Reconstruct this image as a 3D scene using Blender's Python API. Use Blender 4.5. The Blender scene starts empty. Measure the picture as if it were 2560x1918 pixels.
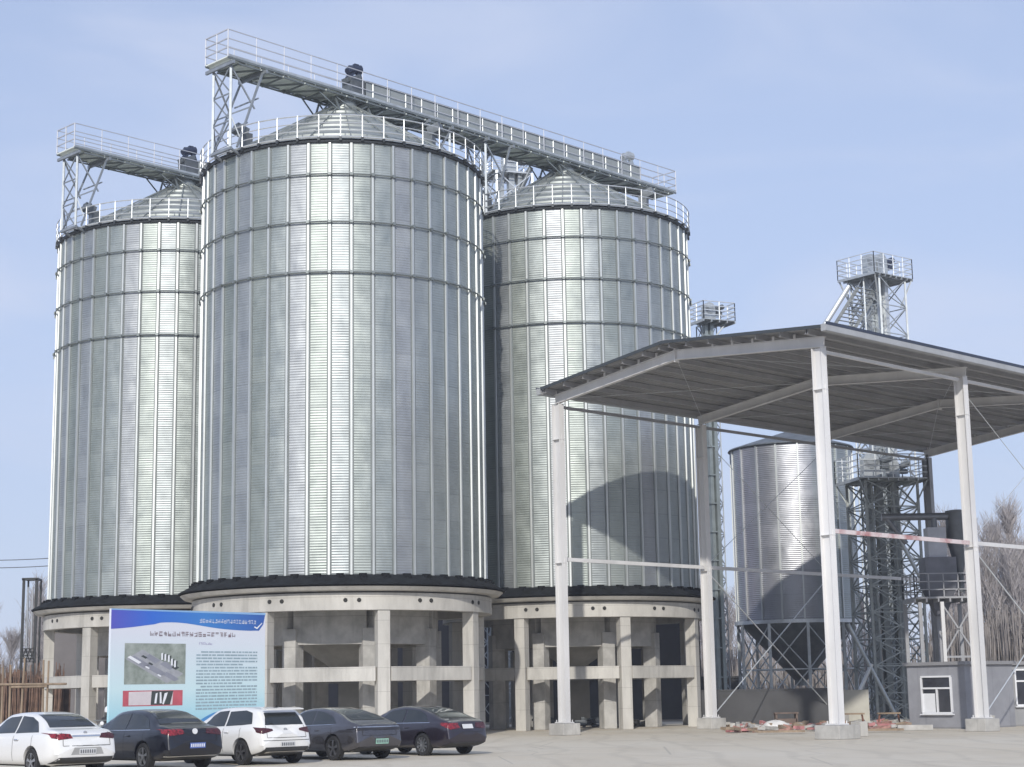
import bpy, bmesh, math, random
import numpy as np
from mathutils import Vector, Matrix
from mathutils.bvhtree import BVHTree
random.seed(7)
PI = math.pi
R_ = math.radians
SC = bpy.context.scene
COL = SC.collection

# ------------------------------------------------------------------ camera
F, PIT, ROL, EYE = 4261.54, 0.178232, 0.0170773, 1.8      # focal length in px of the 2560 px wide photo
cd = bpy.data.cameras.new("camera")
cd.sensor_width = 36.0
cd.lens = F / 2560 * 36
cd.clip_start = 0.1
cd.clip_end = 5000
cam = bpy.data.objects.new("camera", cd)
COL.objects.link(cam)
_f = Vector((0, math.cos(PIT), math.sin(PIT)))
_u = Vector((0, -math.sin(PIT), math.cos(PIT)))
_r = Vector((1, 0, 0))
_r2 = _r * math.cos(ROL) - _u * math.sin(ROL)
_u2 = _r * math.sin(ROL) + _u * math.cos(ROL)
M = Matrix((_r2, _u2, -_f)).transposed().to_4x4()
M.translation = (0, 0, EYE)
cam.matrix_world = M
SC.camera = cam


def at(u, v, Y):
    """point of the world seen at photo pixel u, v at the depth Y"""
    d = (_f * F + _r2 * (u - 1280) + _u2 * (959 - v))
    return Vector((0, 0, EYE)) + d * (Y / d.y)


# ------------------------------------------------------------------ light
SUN_EL, SUN_AZ = 27.5, -7.0            # azimuth of the sun seen from the scene: behind the camera, a little to its left
w = bpy.data.worlds.new("World")
SC.world = w
w.use_nodes = True
nt = w.node_tree
N = nt.nodes
Lk = nt.links.new
bg = N["Background"]
bg.inputs[1].default_value = 0.138
sky = N.new("ShaderNodeTexSky")
sky.sky_type = 'NISHITA'
sky.sun_disc = False
sky.sun_elevation = R_(SUN_EL)
sky.sun_rotation = R_(180 - SUN_AZ)
sky.altitude = 50
sky.air_density = 1.0
sky.dust_density = 0.6
sky.ozone_density = 2.5
geo = N.new("ShaderNodeNewGeometry")
sep = N.new("ShaderNodeSeparateXYZ")
tc = N.new("ShaderNodeTexCoord")
Lk(tc.outputs["Generated"], sep.inputs[0])
mp = N.new("ShaderNodeMapping")
mp.inputs["Scale"].default_value = (1.6, 1.6, 5.5)
mp.inputs["Rotation"].default_value = (0, R_(12), 0)
Lk(tc.outputs["Generated"], mp.inputs[0])
nz = N.new("ShaderNodeTexNoise")
nz.inputs["Scale"].default_value = 2.1
nz.inputs["Detail"].default_value = 7
nz.inputs["Roughness"].default_value = 0.5
nz.inputs["Distortion"].default_value = 0.6
Lk(mp.outputs[0], nz.inputs["Vector"])
cr = N.new("ShaderNodeMapRange")
cr.interpolation_type = 'SMOOTHSTEP'
cr.inputs[1].default_value = 0.42
cr.inputs[2].default_value = 0.72
cr.inputs[3].default_value = 0.0
cr.inputs[4].default_value = 0.5
Lk(nz.outputs["Fac"], cr.inputs[0])
# thin high haze: strongest towards the horizon
hz = N.new("ShaderNodeMapRange")
hz.interpolation_type = 'SMOOTHSTEP'
hz.inputs[1].default_value = -0.05
hz.inputs[2].default_value = 0.5
hz.inputs[3].default_value = 0.88
hz.inputs[4].default_value = 0.60
Lk(sep.outputs[2], hz.inputs[0])
ad = N.new("ShaderNodeMath")
ad.operation = 'ADD'
ad.use_clamp = True
ad.inputs[0].default_value = 0.0
Lk(hz.outputs[0], ad.inputs[1])
mx = N.new("ShaderNodeMix")
mx.data_type = 'RGBA'
Lk(ad.outputs[0], mx.inputs[0])
Lk(sky.outputs[0], mx.inputs[6])
mx.inputs[7].default_value = (3.3, 3.8, 5.25, 1)
cm = N.new("ShaderNodeMix")
cm.data_type = 'RGBA'
Lk(cr.outputs[0], cm.inputs[0])
Lk(mx.outputs[2], cm.inputs[6])
cm.inputs[7].default_value = (4.3, 4.65, 5.7, 1)
Lk(cm.outputs[2], bg.inputs[0])

sd = bpy.data.lights.new("sun", 'SUN')
sd.energy = 2.75
sd.angle = R_(1.0)
sd.color = (1.0, 0.95, 0.87)
sun = bpy.data.objects.new("sun", sd)
COL.objects.link(sun)
_sv = Vector((math.sin(R_(SUN_AZ)) * math.cos(R_(SUN_EL)), -math.cos(R_(SUN_AZ)) * math.cos(R_(SUN_EL)), math.sin(R_(SUN_EL))))
sun.rotation_euler = _sv.to_track_quat('Z', 'Y').to_euler()

SC.view_settings.view_transform = 'Standard'
SC.view_settings.look = 'None'
SC.view_settings.exposure = 0.26
SC.view_settings.gamma = 1
SC.view_settings.use_curve_mapping = False

# ------------------------------------------------------------------ materials
MATS = {}


def mat(name, col, rough=0.6, metal=0.0, var=0.12, scale=3.0, bump=0.0, coat=0.0, stretch=(1, 1, 1), col2=None, ramp=(0.35, 0.68), rvar=0.0, spec=0.5, lines=0):
    """principled material whose colour wanders between two tones of a noise"""
    if name in MATS:
        return MATS[name]
    m = bpy.data.materials.new(name)
    m.use_nodes = True
    n, l = m.node_tree.nodes, m.node_tree.links.new
    b = n["Principled BSDF"]
    b.inputs["Roughness"].default_value = rough
    b.inputs["Metallic"].default_value = metal
    b.inputs["Coat Weight"].default_value = coat
    b.inputs["Coat Roughness"].default_value = 0.04
    b.inputs["Specular IOR Level"].default_value = spec
    t = n.new("ShaderNodeTexCoord")
    p = n.new("ShaderNodeMapping")
    p.inputs["Scale"].default_value = stretch
    l(t.outputs["Object"], p.inputs[0])
    z = n.new("ShaderNodeTexNoise")
    z.inputs["Scale"].default_value = scale
    z.inputs["Detail"].default_value = 6
    z.inputs["Roughness"].default_value = 0.62
    l(p.outputs[0], z.inputs["Vector"])
    r = n.new("ShaderNodeMapRange")
    r.inputs[1].default_value, r.inputs[2].default_value = ramp
    l(z.outputs["Fac"], r.inputs[0])
    x = n.new("ShaderNodeMix")
    x.data_type = 'RGBA'
    a = tuple(c * (1 - var) for c in col) + (1,)
    c2 = tuple(col2) + (1,) if col2 else tuple(min(1, c * (1 + var)) for c in col) + (1,)
    x.inputs[6].default_value = a
    x.inputs[7].default_value = c2
    l(r.outputs[0], x.inputs[0])
    l(x.outputs[2], b.inputs["Base Color"])
    if lines:
        sx = n.new("ShaderNodeSeparateXYZ")
        l(t.outputs["Object"], sx.inputs[0])
        a_ = n.new("ShaderNodeMath")
        a_.operation = 'DIVIDE'
        l(sx.outputs[2], a_.inputs[0])
        a_.inputs[1].default_value = lines
        f_ = n.new("ShaderNodeMath")
        f_.operation = 'FRACT'
        l(a_.outputs[0], f_.inputs[0])
        k_ = n.new("ShaderNodeMath")
        k_.operation = 'LESS_THAN'
        l(f_.outputs[0], k_.inputs[0])
        k_.inputs[1].default_value = .022
        # grout runs and damp stains with a shape of their own
        p2 = n.new("ShaderNodeMapping")
        p2.inputs["Scale"].default_value = (2.6, 2.6, .22)
        l(t.outputs["Object"], p2.inputs[0])
        z4 = n.new("ShaderNodeTexNoise")
        z4.inputs["Scale"].default_value = 1.6
        z4.inputs["Detail"].default_value = 8
        l(p2.outputs[0], z4.inputs["Vector"])
        r4 = n.new("ShaderNodeMapRange")
        r4.inputs[1].default_value, r4.inputs[2].default_value = .56, .74
        r4.inputs[4].default_value = .55
        l(z4.outputs["Fac"], r4.inputs[0])
        x4 = n.new("ShaderNodeMix")
        x4.data_type = 'RGBA'
        l(r4.outputs[0], x4.inputs[0])
        l(x.outputs[2], x4.inputs[6])
        x4.inputs[7].default_value = tuple(c * .62 for c in col) + (1,)
        m4 = n.new("ShaderNodeMath")
        m4.operation = 'MULTIPLY'
        l(k_.outputs[0], m4.inputs[0])
        m4.inputs[1].default_value = .35
        x5 = n.new("ShaderNodeMix")
        x5.data_type = 'RGBA'
        l(m4.outputs[0], x5.inputs[0])
        l(x4.outputs[2], x5.inputs[6])
        x5.inputs[7].default_value = (.12, .115, .10, 1)
        l(x5.outputs[2], b.inputs["Base Color"])
    if rvar:
        q = n.new("ShaderNodeMapRange")
        q.inputs[3].default_value, q.inputs[4].default_value = rough - rvar, rough + rvar
        l(z.outputs["Fac"], q.inputs[0])
        l(q.outputs[0], b.inputs["Roughness"])
    if bump:
        z2 = n.new("ShaderNodeTexNoise")
        z2.inputs["Scale"].default_value = scale * 6
        z2.inputs["Detail"].default_value = 5
        l(p.outputs[0], z2.inputs["Vector"])
        bp = n.new("ShaderNodeBump")
        bp.inputs["Strength"].default_value = bump
        bp.inputs["Distance"].default_value = 0.03
        l(z2.outputs["Fac"], bp.inputs["Height"])
        l(bp.outputs[0], b.inputs["Normal"])
    MATS[name] = m
    return m


def sheet_mat(name, lo, hi, npan, rowh, pitch, amp, rough, axis_z=True, metal=0.92):
    """galvanised corrugated sheet on a drum: each sheet its own tone, fine horizontal corrugation"""
    m = bpy.data.materials.new(name)
    m.use_nodes = True
    n, l = m.node_tree.nodes, m.node_tree.links.new
    b = n["Principled BSDF"]
    b.inputs["Metallic"].default_value = metal
    t = n.new("ShaderNodeTexCoord")
    s = n.new("ShaderNodeSeparateXYZ")
    l(t.outputs["Object"], s.inputs[0])

    def mth(op, a, b_=None, c_=None):
        q = n.new("ShaderNodeMath")
        q.operation = op
        for i, v in enumerate((a, b_, c_)):
            if v is None:
                continue
            if isinstance(v, (int, float)):
                q.inputs[i].default_value = v
            else:
                l(v, q.inputs[i])
        return q.outputs[0]
    ang = mth('ARCTAN2', s.outputs[1], s.outputs[0])
    pan = mth('FLOOR', mth('MULTIPLY', ang, npan / (2 * PI)))
    row = mth('FLOOR', mth('DIVIDE', mth('ADD', s.outputs[2], mth('MULTIPLY', mth('MODULO', pan, 2.0), rowh * .0)), rowh))
    cv = n.new("ShaderNodeCombineXYZ")
    l(pan, cv.inputs[0])
    l(row, cv.inputs[1])
    wn = n.new("ShaderNodeTexWhiteNoise")
    wn.noise_dimensions = '2D'
    l(cv.outputs[0], wn.inputs["Vector"])
    wp = n.new("ShaderNodeTexWhiteNoise")
    wp.noise_dimensions = '1D'
    l(pan, wp.inputs["W"])
    mp_ = n.new("ShaderNodeMapping")
    mp_.inputs["Scale"].default_value = (1.3, 1.3, 0.5)
    l(t.outputs["Object"], mp_.inputs[0])
    z = n.new("ShaderNodeTexNoise")
    z.inputs["Scale"].default_value = 1.1
    z.inputs["Detail"].default_value = 7
    z.inputs["Roughness"].default_value = 0.6
    z.inputs["Distortion"].default_value = 0.4
    l(mp_.outputs[0], z.inputs["Vector"])
    mix = mth('ADD', mth('MULTIPLY', wn.outputs["Value"], 0.20), mth('ADD', mth('MULTIPLY', wp.outputs["Value"], 0.20), mth('MULTIPLY_ADD', z.outputs["Fac"], 1.3, -0.35)))
    x = n.new("ShaderNodeMix")
    x.data_type = 'RGBA'
    x.inputs[6].default_value = lo + (1,)
    x.inputs[7].default_value = hi + (1,)
    l(mix, x.inputs[0])
    # faint greenish, bluish and lilac tints from sheet to sheet
    hs = n.new("ShaderNodeHueSaturation")
    hs.inputs["Saturation"].default_value = 1.05
    l(mth('MULTIPLY_ADD', wp.outputs["Value"], 0.22, 0.42), hs.inputs["Hue"])
    l(x.outputs[2], hs.inputs["Color"])
    # horizontal lap joints between the sheet rows
    fr = mth('FRACT', mth('DIVIDE', s.outputs[2], rowh))
    lap = mth('LESS_THAN', fr, 0.035)
    x2 = n.new("ShaderNodeMix")
    x2.data_type = 'RGBA'
    l(mth('MULTIPLY', lap, 0.22), x2.inputs[0])
    l(hs.outputs[0], x2.inputs[6])
    x2.inputs[7].default_value = (0.12, 0.13, 0.14, 1)
    l(x2.outputs[2], b.inputs["Base Color"])
    rg = mth('ADD', mth('MULTIPLY', wn.outputs["Value"], 0.07), mth('MULTIPLY_ADD', z.outputs["Fac"], 0.16, rough - 0.11))
    l(rg, b.inputs["Roughness"])
    # corrugation: the surface normal swings up and down with height
    g = n.new("ShaderNodeNewGeometry")
    ph = mth('MULTIPLY', s.outputs[2], 2 * PI / pitch)
    sw = mth('MULTIPLY', mth('COSINE', ph), amp)
    cz = n.new("ShaderNodeCombineXYZ")
    l(sw, cz.inputs[2])
    # slow buckling of the sheets
    z3 = n.new("ShaderNodeTexNoise")
    z3.inputs["Scale"].default_value = 1.5
    z3.inputs["Detail"].default_value = 4
    l(t.outputs["Object"], z3.inputs["Vector"])
    vs = n.new("ShaderNodeVectorMath")
    vs.operation = 'SUBTRACT'
    l(z3.outputs["Color"], vs.inputs[0])
    vs.inputs[1].default_value = (0.5, 0.5, 0.5)
    vm = n.new("ShaderNodeVectorMath")
    vm.operation = 'SCALE'
    vm.inputs["Scale"].default_value = 0.30
    l(vs.outputs[0], vm.inputs[0])
    va = n.new("ShaderNodeVectorMath")
    va.operation = 'ADD'
    l(g.outputs["Normal"], va.inputs[0])
    l(cz.outputs[0], va.inputs[1])
    vb = n.new("ShaderNodeVectorMath")
    vb.operation = 'ADD'
    l(va.outputs[0], vb.inputs[0])
    l(vm.outputs[0], vb.inputs[1])
    vn = n.new("ShaderNodeVectorMath")
    vn.operation = 'NORMALIZE'
    l(vb.outputs[0], vn.inputs[0])
    l(vn.outputs[0], b.inputs["Normal"])
    MATS[name] = m
    return m


GALV_WALL = sheet_mat("galvanised_sheet", (0.26, 0.292, 0.287), (0.47, 0.505, 0.492), 44, 1.12, 0.107, 0.19, 0.53, metal=.8)
GALV_SMALL = sheet_mat("galvanised_sheet_small", (0.30, 0.315, 0.33), (0.47, 0.49, 0.51), 18, 1.3, 0.107, 0.25, 0.46, metal=.8)
GALV_RIB = mat("galvanised_rib", (0.56, 0.585, 0.58), 0.5, 0.75, 0.10, 0.8, stretch=(1, 1, .3))
GALV_ROOF = mat("galvanised_roof", (0.33, 0.355, 0.345), 0.5, 0.6, 0.16, 1.5)
GALV = mat("galvanised_steel", (0.50, 0.53, 0.54), 0.45, 0.6, 0.16, 2.0)
GALV_LT = mat("galvanised_steel_pale", (0.66, 0.69, 0.71), 0.42, 0.5, 0.12, 2.0)
STEEL_DK = mat("weathered_dark_steel", (0.15, 0.165, 0.175), 0.5, 0.5, 0.2, 2.0)
RING = mat("dark_ring_steel", (0.22, 0.245, 0.245), 0.5, 0.6, 0.2, 1.0)
FELT = mat("bitumen_felt", (0.013, 0.015, 0.017), 0.9, 0, 0.5, 3.0, bump=.8, spec=.2)
CONC = mat("concrete_cast", (0.475, 0.46, 0.425), 0.88, 0, 0.20, 0.9, bump=.35, stretch=(1, 1, .35), ramp=(.33, .66), lines=.92)
CONC2 = mat("concrete_grey", (0.44, 0.43, 0.405), 0.9, 0, 0.22, 1.3, bump=.35, lines=1.22)
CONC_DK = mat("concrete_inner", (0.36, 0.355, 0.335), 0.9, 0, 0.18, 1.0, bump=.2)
BLACK = mat("black_rubber", (0.018, 0.018, 0.019), 0.75, 0, 0.15, 6)
MOTOR = mat("motor_navy_paint", (0.022, 0.032, 0.065), 0.4, 0, 0.2, 4)
WHITE_ST = mat("white_painted_steel", (0.66, 0.655, 0.65), 0.5, 0, 0.13, 0.7, stretch=(1, 1, .25), ramp=(.3, .7))
GREY_ST = mat("grey_painted_steel", (0.33, 0.335, 0.35), 0.5, 0, 0.1, 1.0)
ROOF_UN = mat("roof_sheet_underside", (0.29, 0.29, 0.29), 0.6, 0.15, 0.12, 0.6)
RED_ST = mat("red_oxide_paint", (0.48, 0.22, 0.22), 0.6, 0, 0.15, 2, col2=(0.66, 0.58, 0.58), ramp=(.35, .55), stretch=(.5, .5, .5))
GLASS = mat("tinted_car_glass", (0.018, 0.023, 0.026), 0.06, 0, 0.1, 1, spec=.8)
TAIL_RED = mat("tail_lamp_red", (0.20, 0.012, 0.02), 0.2, 0, 0.75, 16, coat=.4)
TAIL_DK = mat("tail_lamp_dark", (0.06, 0.008, 0.012), 0.12, 0, 0.3, 14, coat=.6)
CHROME = mat("chrome_trim", (0.72, 0.73, 0.75), 0.18, 1.0, 0.05, 3)
RIM = mat("alloy_rim", (0.46, 0.47, 0.49), 0.3, 0.85, 0.1, 5)
RIM_DK = mat("alloy_rim_dark", (0.20, 0.20, 0.21), 0.35, 0.8, 0.1, 5)
P_WHITE = mat("paint_white", (0.76, 0.76, 0.75), 0.3, 0, 0.02, 1, coat=.8)
P_NAVY = mat("paint_navy", (0.005, 0.006, 0.012), 0.3, 0.0, 0.1, 1, coat=.6)
P_GREY = mat("paint_grey", (0.10, 0.097, 0.108), 0.22, 0.7, 0.06, 1, coat=1)
P_PLUM = mat("paint_plum", (0.022, 0.017, 0.028), 0.28, 0.3, 0.1, 1, coat=1)
P_SILV = mat("paint_dull_silver", (0.22, 0.21, 0.23), 0.4, 0.4, 0.06, 1, coat=.6)
WOOD = mat("raw_timber", (0.27, 0.205, 0.145), 0.8, 0, 0.25, 3, stretch=(1, 1, .2))
BARK = mat("bare_twig_bark", (0.38, 0.355, 0.355), 0.9, 0, 0.2, 1.5)
BARK2 = mat("bare_trunk_bark", (0.22, 0.20, 0.19), 0.9, 0, 0.25, 2)
REED = mat("dry_reed", (0.17, 0.105, 0.075), 0.9, 0, 0.35, 3)
HUT = mat("hut_grey_blue_wall", (0.275, 0.28, 0.305), 0.8, 0, 0.12, 1.1, bump=.2, lines=2.9)
HUT2 = mat("hut_grey_render", (0.29, 0.295, 0.305), 0.8, 0, 0.12, 0.9, bump=.2, lines=2.9)
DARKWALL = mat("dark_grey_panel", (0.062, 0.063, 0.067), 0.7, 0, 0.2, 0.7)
PVC = mat("white_plastic", (0.72, 0.73, 0.75), 0.45, 0, 0.04, 3)
BRICK = mat("red_brick_scrap", (0.36, 0.17, 0.14), 0.85, 0, 0.35, 6, col2=(.50, .30, .25))


# ------------------------------------------------------------------ objects
def tag(o, label=None, cat=None, group=None, kind=None):
    if label: o["label"] = label
    if cat: o["category"] = cat
    if group: o["group"] = group
    if kind: o["kind"] = kind
    return o


def thing(name, label, cat, loc=(0, 0, 0), group=None, rz=0.0):
    o = bpy.data.objects.new(name, None)
    o.empty_display_size = .3
    COL.objects.link(o)
    o.location = loc
    o.rotation_euler = (0, 0, rz)
    return tag(o, label, cat, group)


def root_loc(o):
    while o.parent is not None:
        o = o.parent
    return o.location.copy()


class MB:
    def __init__(s):
        s.v, s.f, s.m = [], [], []
        s.mi = 0

    def add(s, vs, fs):
        o = len(s.v)
        s.v += [tuple(p) for p in vs]
        s.f += [tuple(i + o for i in q) for q in fs]
        s.m += [s.mi] * len(fs)
        return s

    def box(s, c, d, rz=0.0, rot=None):
        c = Vector(c)
        h = Vector(d) / 2
        Rm = rot if rot is not None else Matrix.Rotation(rz, 3, 'Z')
        vs = [c + Rm @ Vector((x * h.x, y * h.y, z * h.z)) for x in (-1, 1) for y in (-1, 1) for z in (-1, 1)]
        return s.add(vs, [(0, 1, 3, 2), (4, 6, 7, 5), (0, 4, 5, 1), (2, 3, 7, 6), (0, 2, 6, 4), (1, 5, 7, 3)])

    def bar(s, a, b, wd, hg=None, up=(0, 0, 1)):
        a, b = Vector(a), Vector(b)
        hg = hg or wd
        x = (b - a)
        L = x.length
        if L < 1e-6: return s
        x /= L
        u = Vector(up)
        if abs(x.dot(u)) > .98: u = Vector((1, 0, 0)) if abs(x.x) < .9 else Vector((0, 1, 0))
        y = u.cross(x).normalized()
        z = x.cross(y)
        Rm = Matrix((x, y, z)).transposed()
        return s.box((a + b) / 2, (L, wd, hg), rot=Rm)

    def tube(s, a, b, r, n=8, r2=None, caps=True):
        a, b = Vector(a), Vector(b)
        r2 = r if r2 is None else r2
        x = (b - a).normalized()
        u = Vector((0, 0, 1)) if abs(x.z) < .95 else Vector((1, 0, 0))
        y = u.cross(x).normalized()
        z = x.cross(y)
        vs = []
        for p, q in ((a, r), (b, r2)):
            for i in range(n):
                t = 2 * PI * i / n
                vs.append(p + (y * math.cos(t) + z * math.sin(t)) * q)
        fs = [(i, (i + 1) % n, n + (i + 1) % n, n + i) for i in range(n)]
        if caps: fs += [tuple(range(n))[::-1], tuple(range(n, 2 * n))]
        return s.add(vs, fs)

    def lathe(s, prof, n=64, c=(0, 0), closed=False, a0=0.0):
        vs = [(c[0] + r * math.cos(a0 + 2 * PI * i / n), c[1] + r * math.sin(a0 + 2 * PI * i / n), z) for r, z in prof for i in range(n)]
        fs = []
        k = len(prof)
        for j in range(k if closed else k - 1):
            j2 = (j + 1) % k
            for i in range(n):
                fs.append((j * n + i, j * n + (i + 1) % n, j2 * n + (i + 1) % n, j2 * n + i))
        return s.add(vs, fs)

    def prism(s, pts, z0, z1):
        n = len(pts)
        vs = [(p[0], p[1], z0) for p in pts] + [(p[0], p[1], z1) for p in pts]
        fs = [(i, (i + 1) % n, n + (i + 1) % n, n + i) for i in range(n)] + [tuple(range(n))[::-1], tuple(range(n, 2 * n))]
        return s.add(vs, fs)

    def build(s, name, m, parent=None, label=None, smooth=0, local=False, bevel=0.0):
        me = bpy.data.meshes.new(name)
        off = Vector((0, 0, 0)) if (local or parent is None) else root_loc(parent)
        me.from_pydata([tuple(Vector(p) - off) for p in s.v], [], s.f)
        bm = bmesh.new()
        bm.from_mesh(me)
        bmesh.ops.recalc_face_normals(bm, faces=bm.faces)
        if bevel:
            bmesh.ops.bevel(bm, geom=list(bm.edges), offset=bevel, segments=2, affect='EDGES', profile=.6)
        bm.to_mesh(me)
        bm.free()
        for q in (m if isinstance(m, (list, tuple)) else [m]):
            me.materials.append(q)
        if isinstance(m, (list, tuple)) and not bevel:
            me.polygons.foreach_set("material_index", s.m)
        if smooth:
            me.polygons.foreach_set("use_smooth", [True] * len(me.polygons))
            me.set_sharp_from_angle(angle=R_(smooth))
        o = bpy.data.objects.new(name, me)
        COL.objects.link(o)
        if parent is not None: o.parent = parent
        if label: o["label"] = label
        return o


def inst(o, parent, rz=0.0, loc=None, kids=True):
    c = o.copy()
    COL.objects.link(c)
    c.parent = parent
    c.rotation_euler = (0, 0, rz)
    if loc is not None: c.location = loc
    if kids:
        for ch in list(o.children):
            k = ch.copy()
            COL.objects.link(k)
            k.parent = c
    return c


def lattice(mb, cx, cy, wx, wy, z0, z1, n, leg=.10, br=.05, rz=0.0, cross=True):
    Rm = Matrix.Rotation(rz, 3, 'Z')
    cs = [Vector((cx, cy, 0)) + Rm @ Vector((sx * wx / 2, sy * wy / 2, 0)) for sx, sy in ((-1, -1), (1, -1), (1, 1), (-1, 1))]
    for c in cs:
        mb.bar(c + Vector((0, 0, z0)), c + Vector((0, 0, z1)), leg)
    for i in range(n + 1):
        z = z0 + (z1 - z0) * i / n
        for k in range(4):
            a, b = cs[k], cs[(k + 1) % 4]
            if i: mb.bar(a + Vector((0, 0, z)), b + Vector((0, 0, z)), br)
            if i < n:
                zz = z0 + (z1 - z0) * (i + 1) / n
                mb.bar(a + Vector((0, 0, z)), b + Vector((0, 0, zz)), br)
                if cross: mb.bar(b + Vector((0, 0, z)), a + Vector((0, 0, zz)), br)
    return cs


def railing(mb, pts, z, h=1.1, n=3, r=.022, post=1.2, closed=False):
    P = [Vector((p[0], p[1], z)) for p in pts]
    if closed: P.append(P[0])
    for a, b in zip(P[:-1], P[1:]):
        k = max(1, int(round((b - a).length / post)))
        for i in range(k + 1):
            q = a.lerp(b, i / k)
            mb.bar(q, q + Vector((0, 0, h)), r * 2)
        for j in range(n):
            d = Vector((0, 0, h * (j + 1) / n))
            mb.bar(a + d, b + d, r * 2)


# ------------------------------------------------------------------ ground
def ground_mat():
    m = bpy.data.materials.new("yard_concrete")
    m.use_nodes = True
    n, l = m.node_tree.nodes, m.node_tree.links.new
    b = n["Principled BSDF"]
    b.inputs["Roughness"].default_value = .9
    t = n.new("ShaderNodeTexCoord")

    def noise(sc, det, stretch, rough=.6):
        p = n.new("ShaderNodeMapping")
        p.inputs["Scale"].default_value = stretch
        p.inputs["Rotation"].default_value = (0, 0, R_(20))
        l(t.outputs["Object"], p.inputs[0])
        z = n.new("ShaderNodeTexNoise")
        z.inputs["Scale"].default_value = sc
        z.inputs["Detail"].default_value = det
        z.inputs["Roughness"].default_value = rough
        l(p.outputs[0], z.inputs["Vector"])
        return z.outputs["Fac"]

    def mix(f, a, c, lo, hi, amt=1.0):
        r = n.new("ShaderNodeMapRange")
        r.inputs[1].default_value, r.inputs[2].default_value = lo, hi
        r.inputs[4].default_value = amt
        l(f, r.inputs[0])
        x = n.new("ShaderNodeMix")
        x.data_type = 'RGBA'
        l(r.outputs[0], x.inputs[0])
        for i, q in ((6, a), (7, c)):
            if isinstance(q, tuple): x.inputs[i].default_value = q + (1,)
            else: l(q, x.inputs[i])
        return x.outputs[2]
    base = mix(noise(.12, 5, (1, 1, 1)), (.58, .515, .405), (.62, .57, .475), .35, .65)
    c = mix(noise(.5, 6, (1, .25, 1)), base, (.44, .39, .31), .5, .75, .5)
    c = mix(noise(2.2, 5, (1, 1, 1)), c, (.64, .61, .55), .52, .75, .5)
    c = mix(noise(25, 4, (1, 1, 1)), c, (.36, .325, .27), .5, .75, .35)
    c = mix(noise(.33, 3, (1, 1, 1), .4), c, (.40, .35, .27), .60, .78, .45)
    wv = n.new("ShaderNodeTexWave")
    wv.inputs["Scale"].default_value = .16
    wv.inputs["Distortion"].default_value = 9
    wv.inputs["Detail"].default_value = 3
    wv.inputs["Detail Scale"].default_value = .5
    l(t.outputs["Object"], wv.inputs["Vector"])
    c = mix(wv.outputs["Fac"], c, (.42, .38, .31), .90, 1.0, .30)
    vo = n.new("ShaderNodeTexVoronoi")
    vo.feature = 'DISTANCE_TO_EDGE'
    vo.inputs["Scale"].default_value = .22
    l(t.outputs["Object"], vo.inputs["Vector"])
    c = mix(vo.outputs["Distance"], (.42, .385, .32), c, .0, .008, 1.0)
    l(c, b.inputs["Base Color"])
    bp = n.new("ShaderNodeBump")
    bp.inputs["Strength"].default_value = .3
    bp.inputs["Distance"].default_value = .02
    l(noise(12, 6, (1, 1, 1)), bp.inputs["Height"])
    l(bp.outputs[0], b.inputs["Normal"])
    return m


g = MB()
g.add([(-900, -200, -.004), (900, -200, -.004), (900, 2500, -.004), (-900, 2500, -.004)], [(0, 1, 2, 3)])
tag(g.build("ground", mat("dry_earth", (.23, .19, .145), .95, 0, .25, .25, bump=.4)), kind="structure")
g = MB()
g.add([(-70, -60, 0), (60, -60, 0), (60, 94, 0), (-70, 94, 0)], [(0, 1, 2, 3)])
tag(g.build("yard_pavement", ground_mat()), kind="structure")

# ------------------------------------------------------------------ grain silos
RS, ZB, ZT = 6.1366, 6.405, 24.218
NR = 44
SIL = {'C': (-7.398, 73.495, 0.106 * .1), 'R': (2.80, 83.91, 0.967 * .1), 'L': (-16.815, 85.086, 0.126 * .1)}
D1 = Vector((.700, .714, 0)).normalized()
D2 = Vector((D1.y, -D1.x, 0))          # points to the camera's right and nearer


def lift(o, z):
    o.location.z += z
    return o


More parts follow.
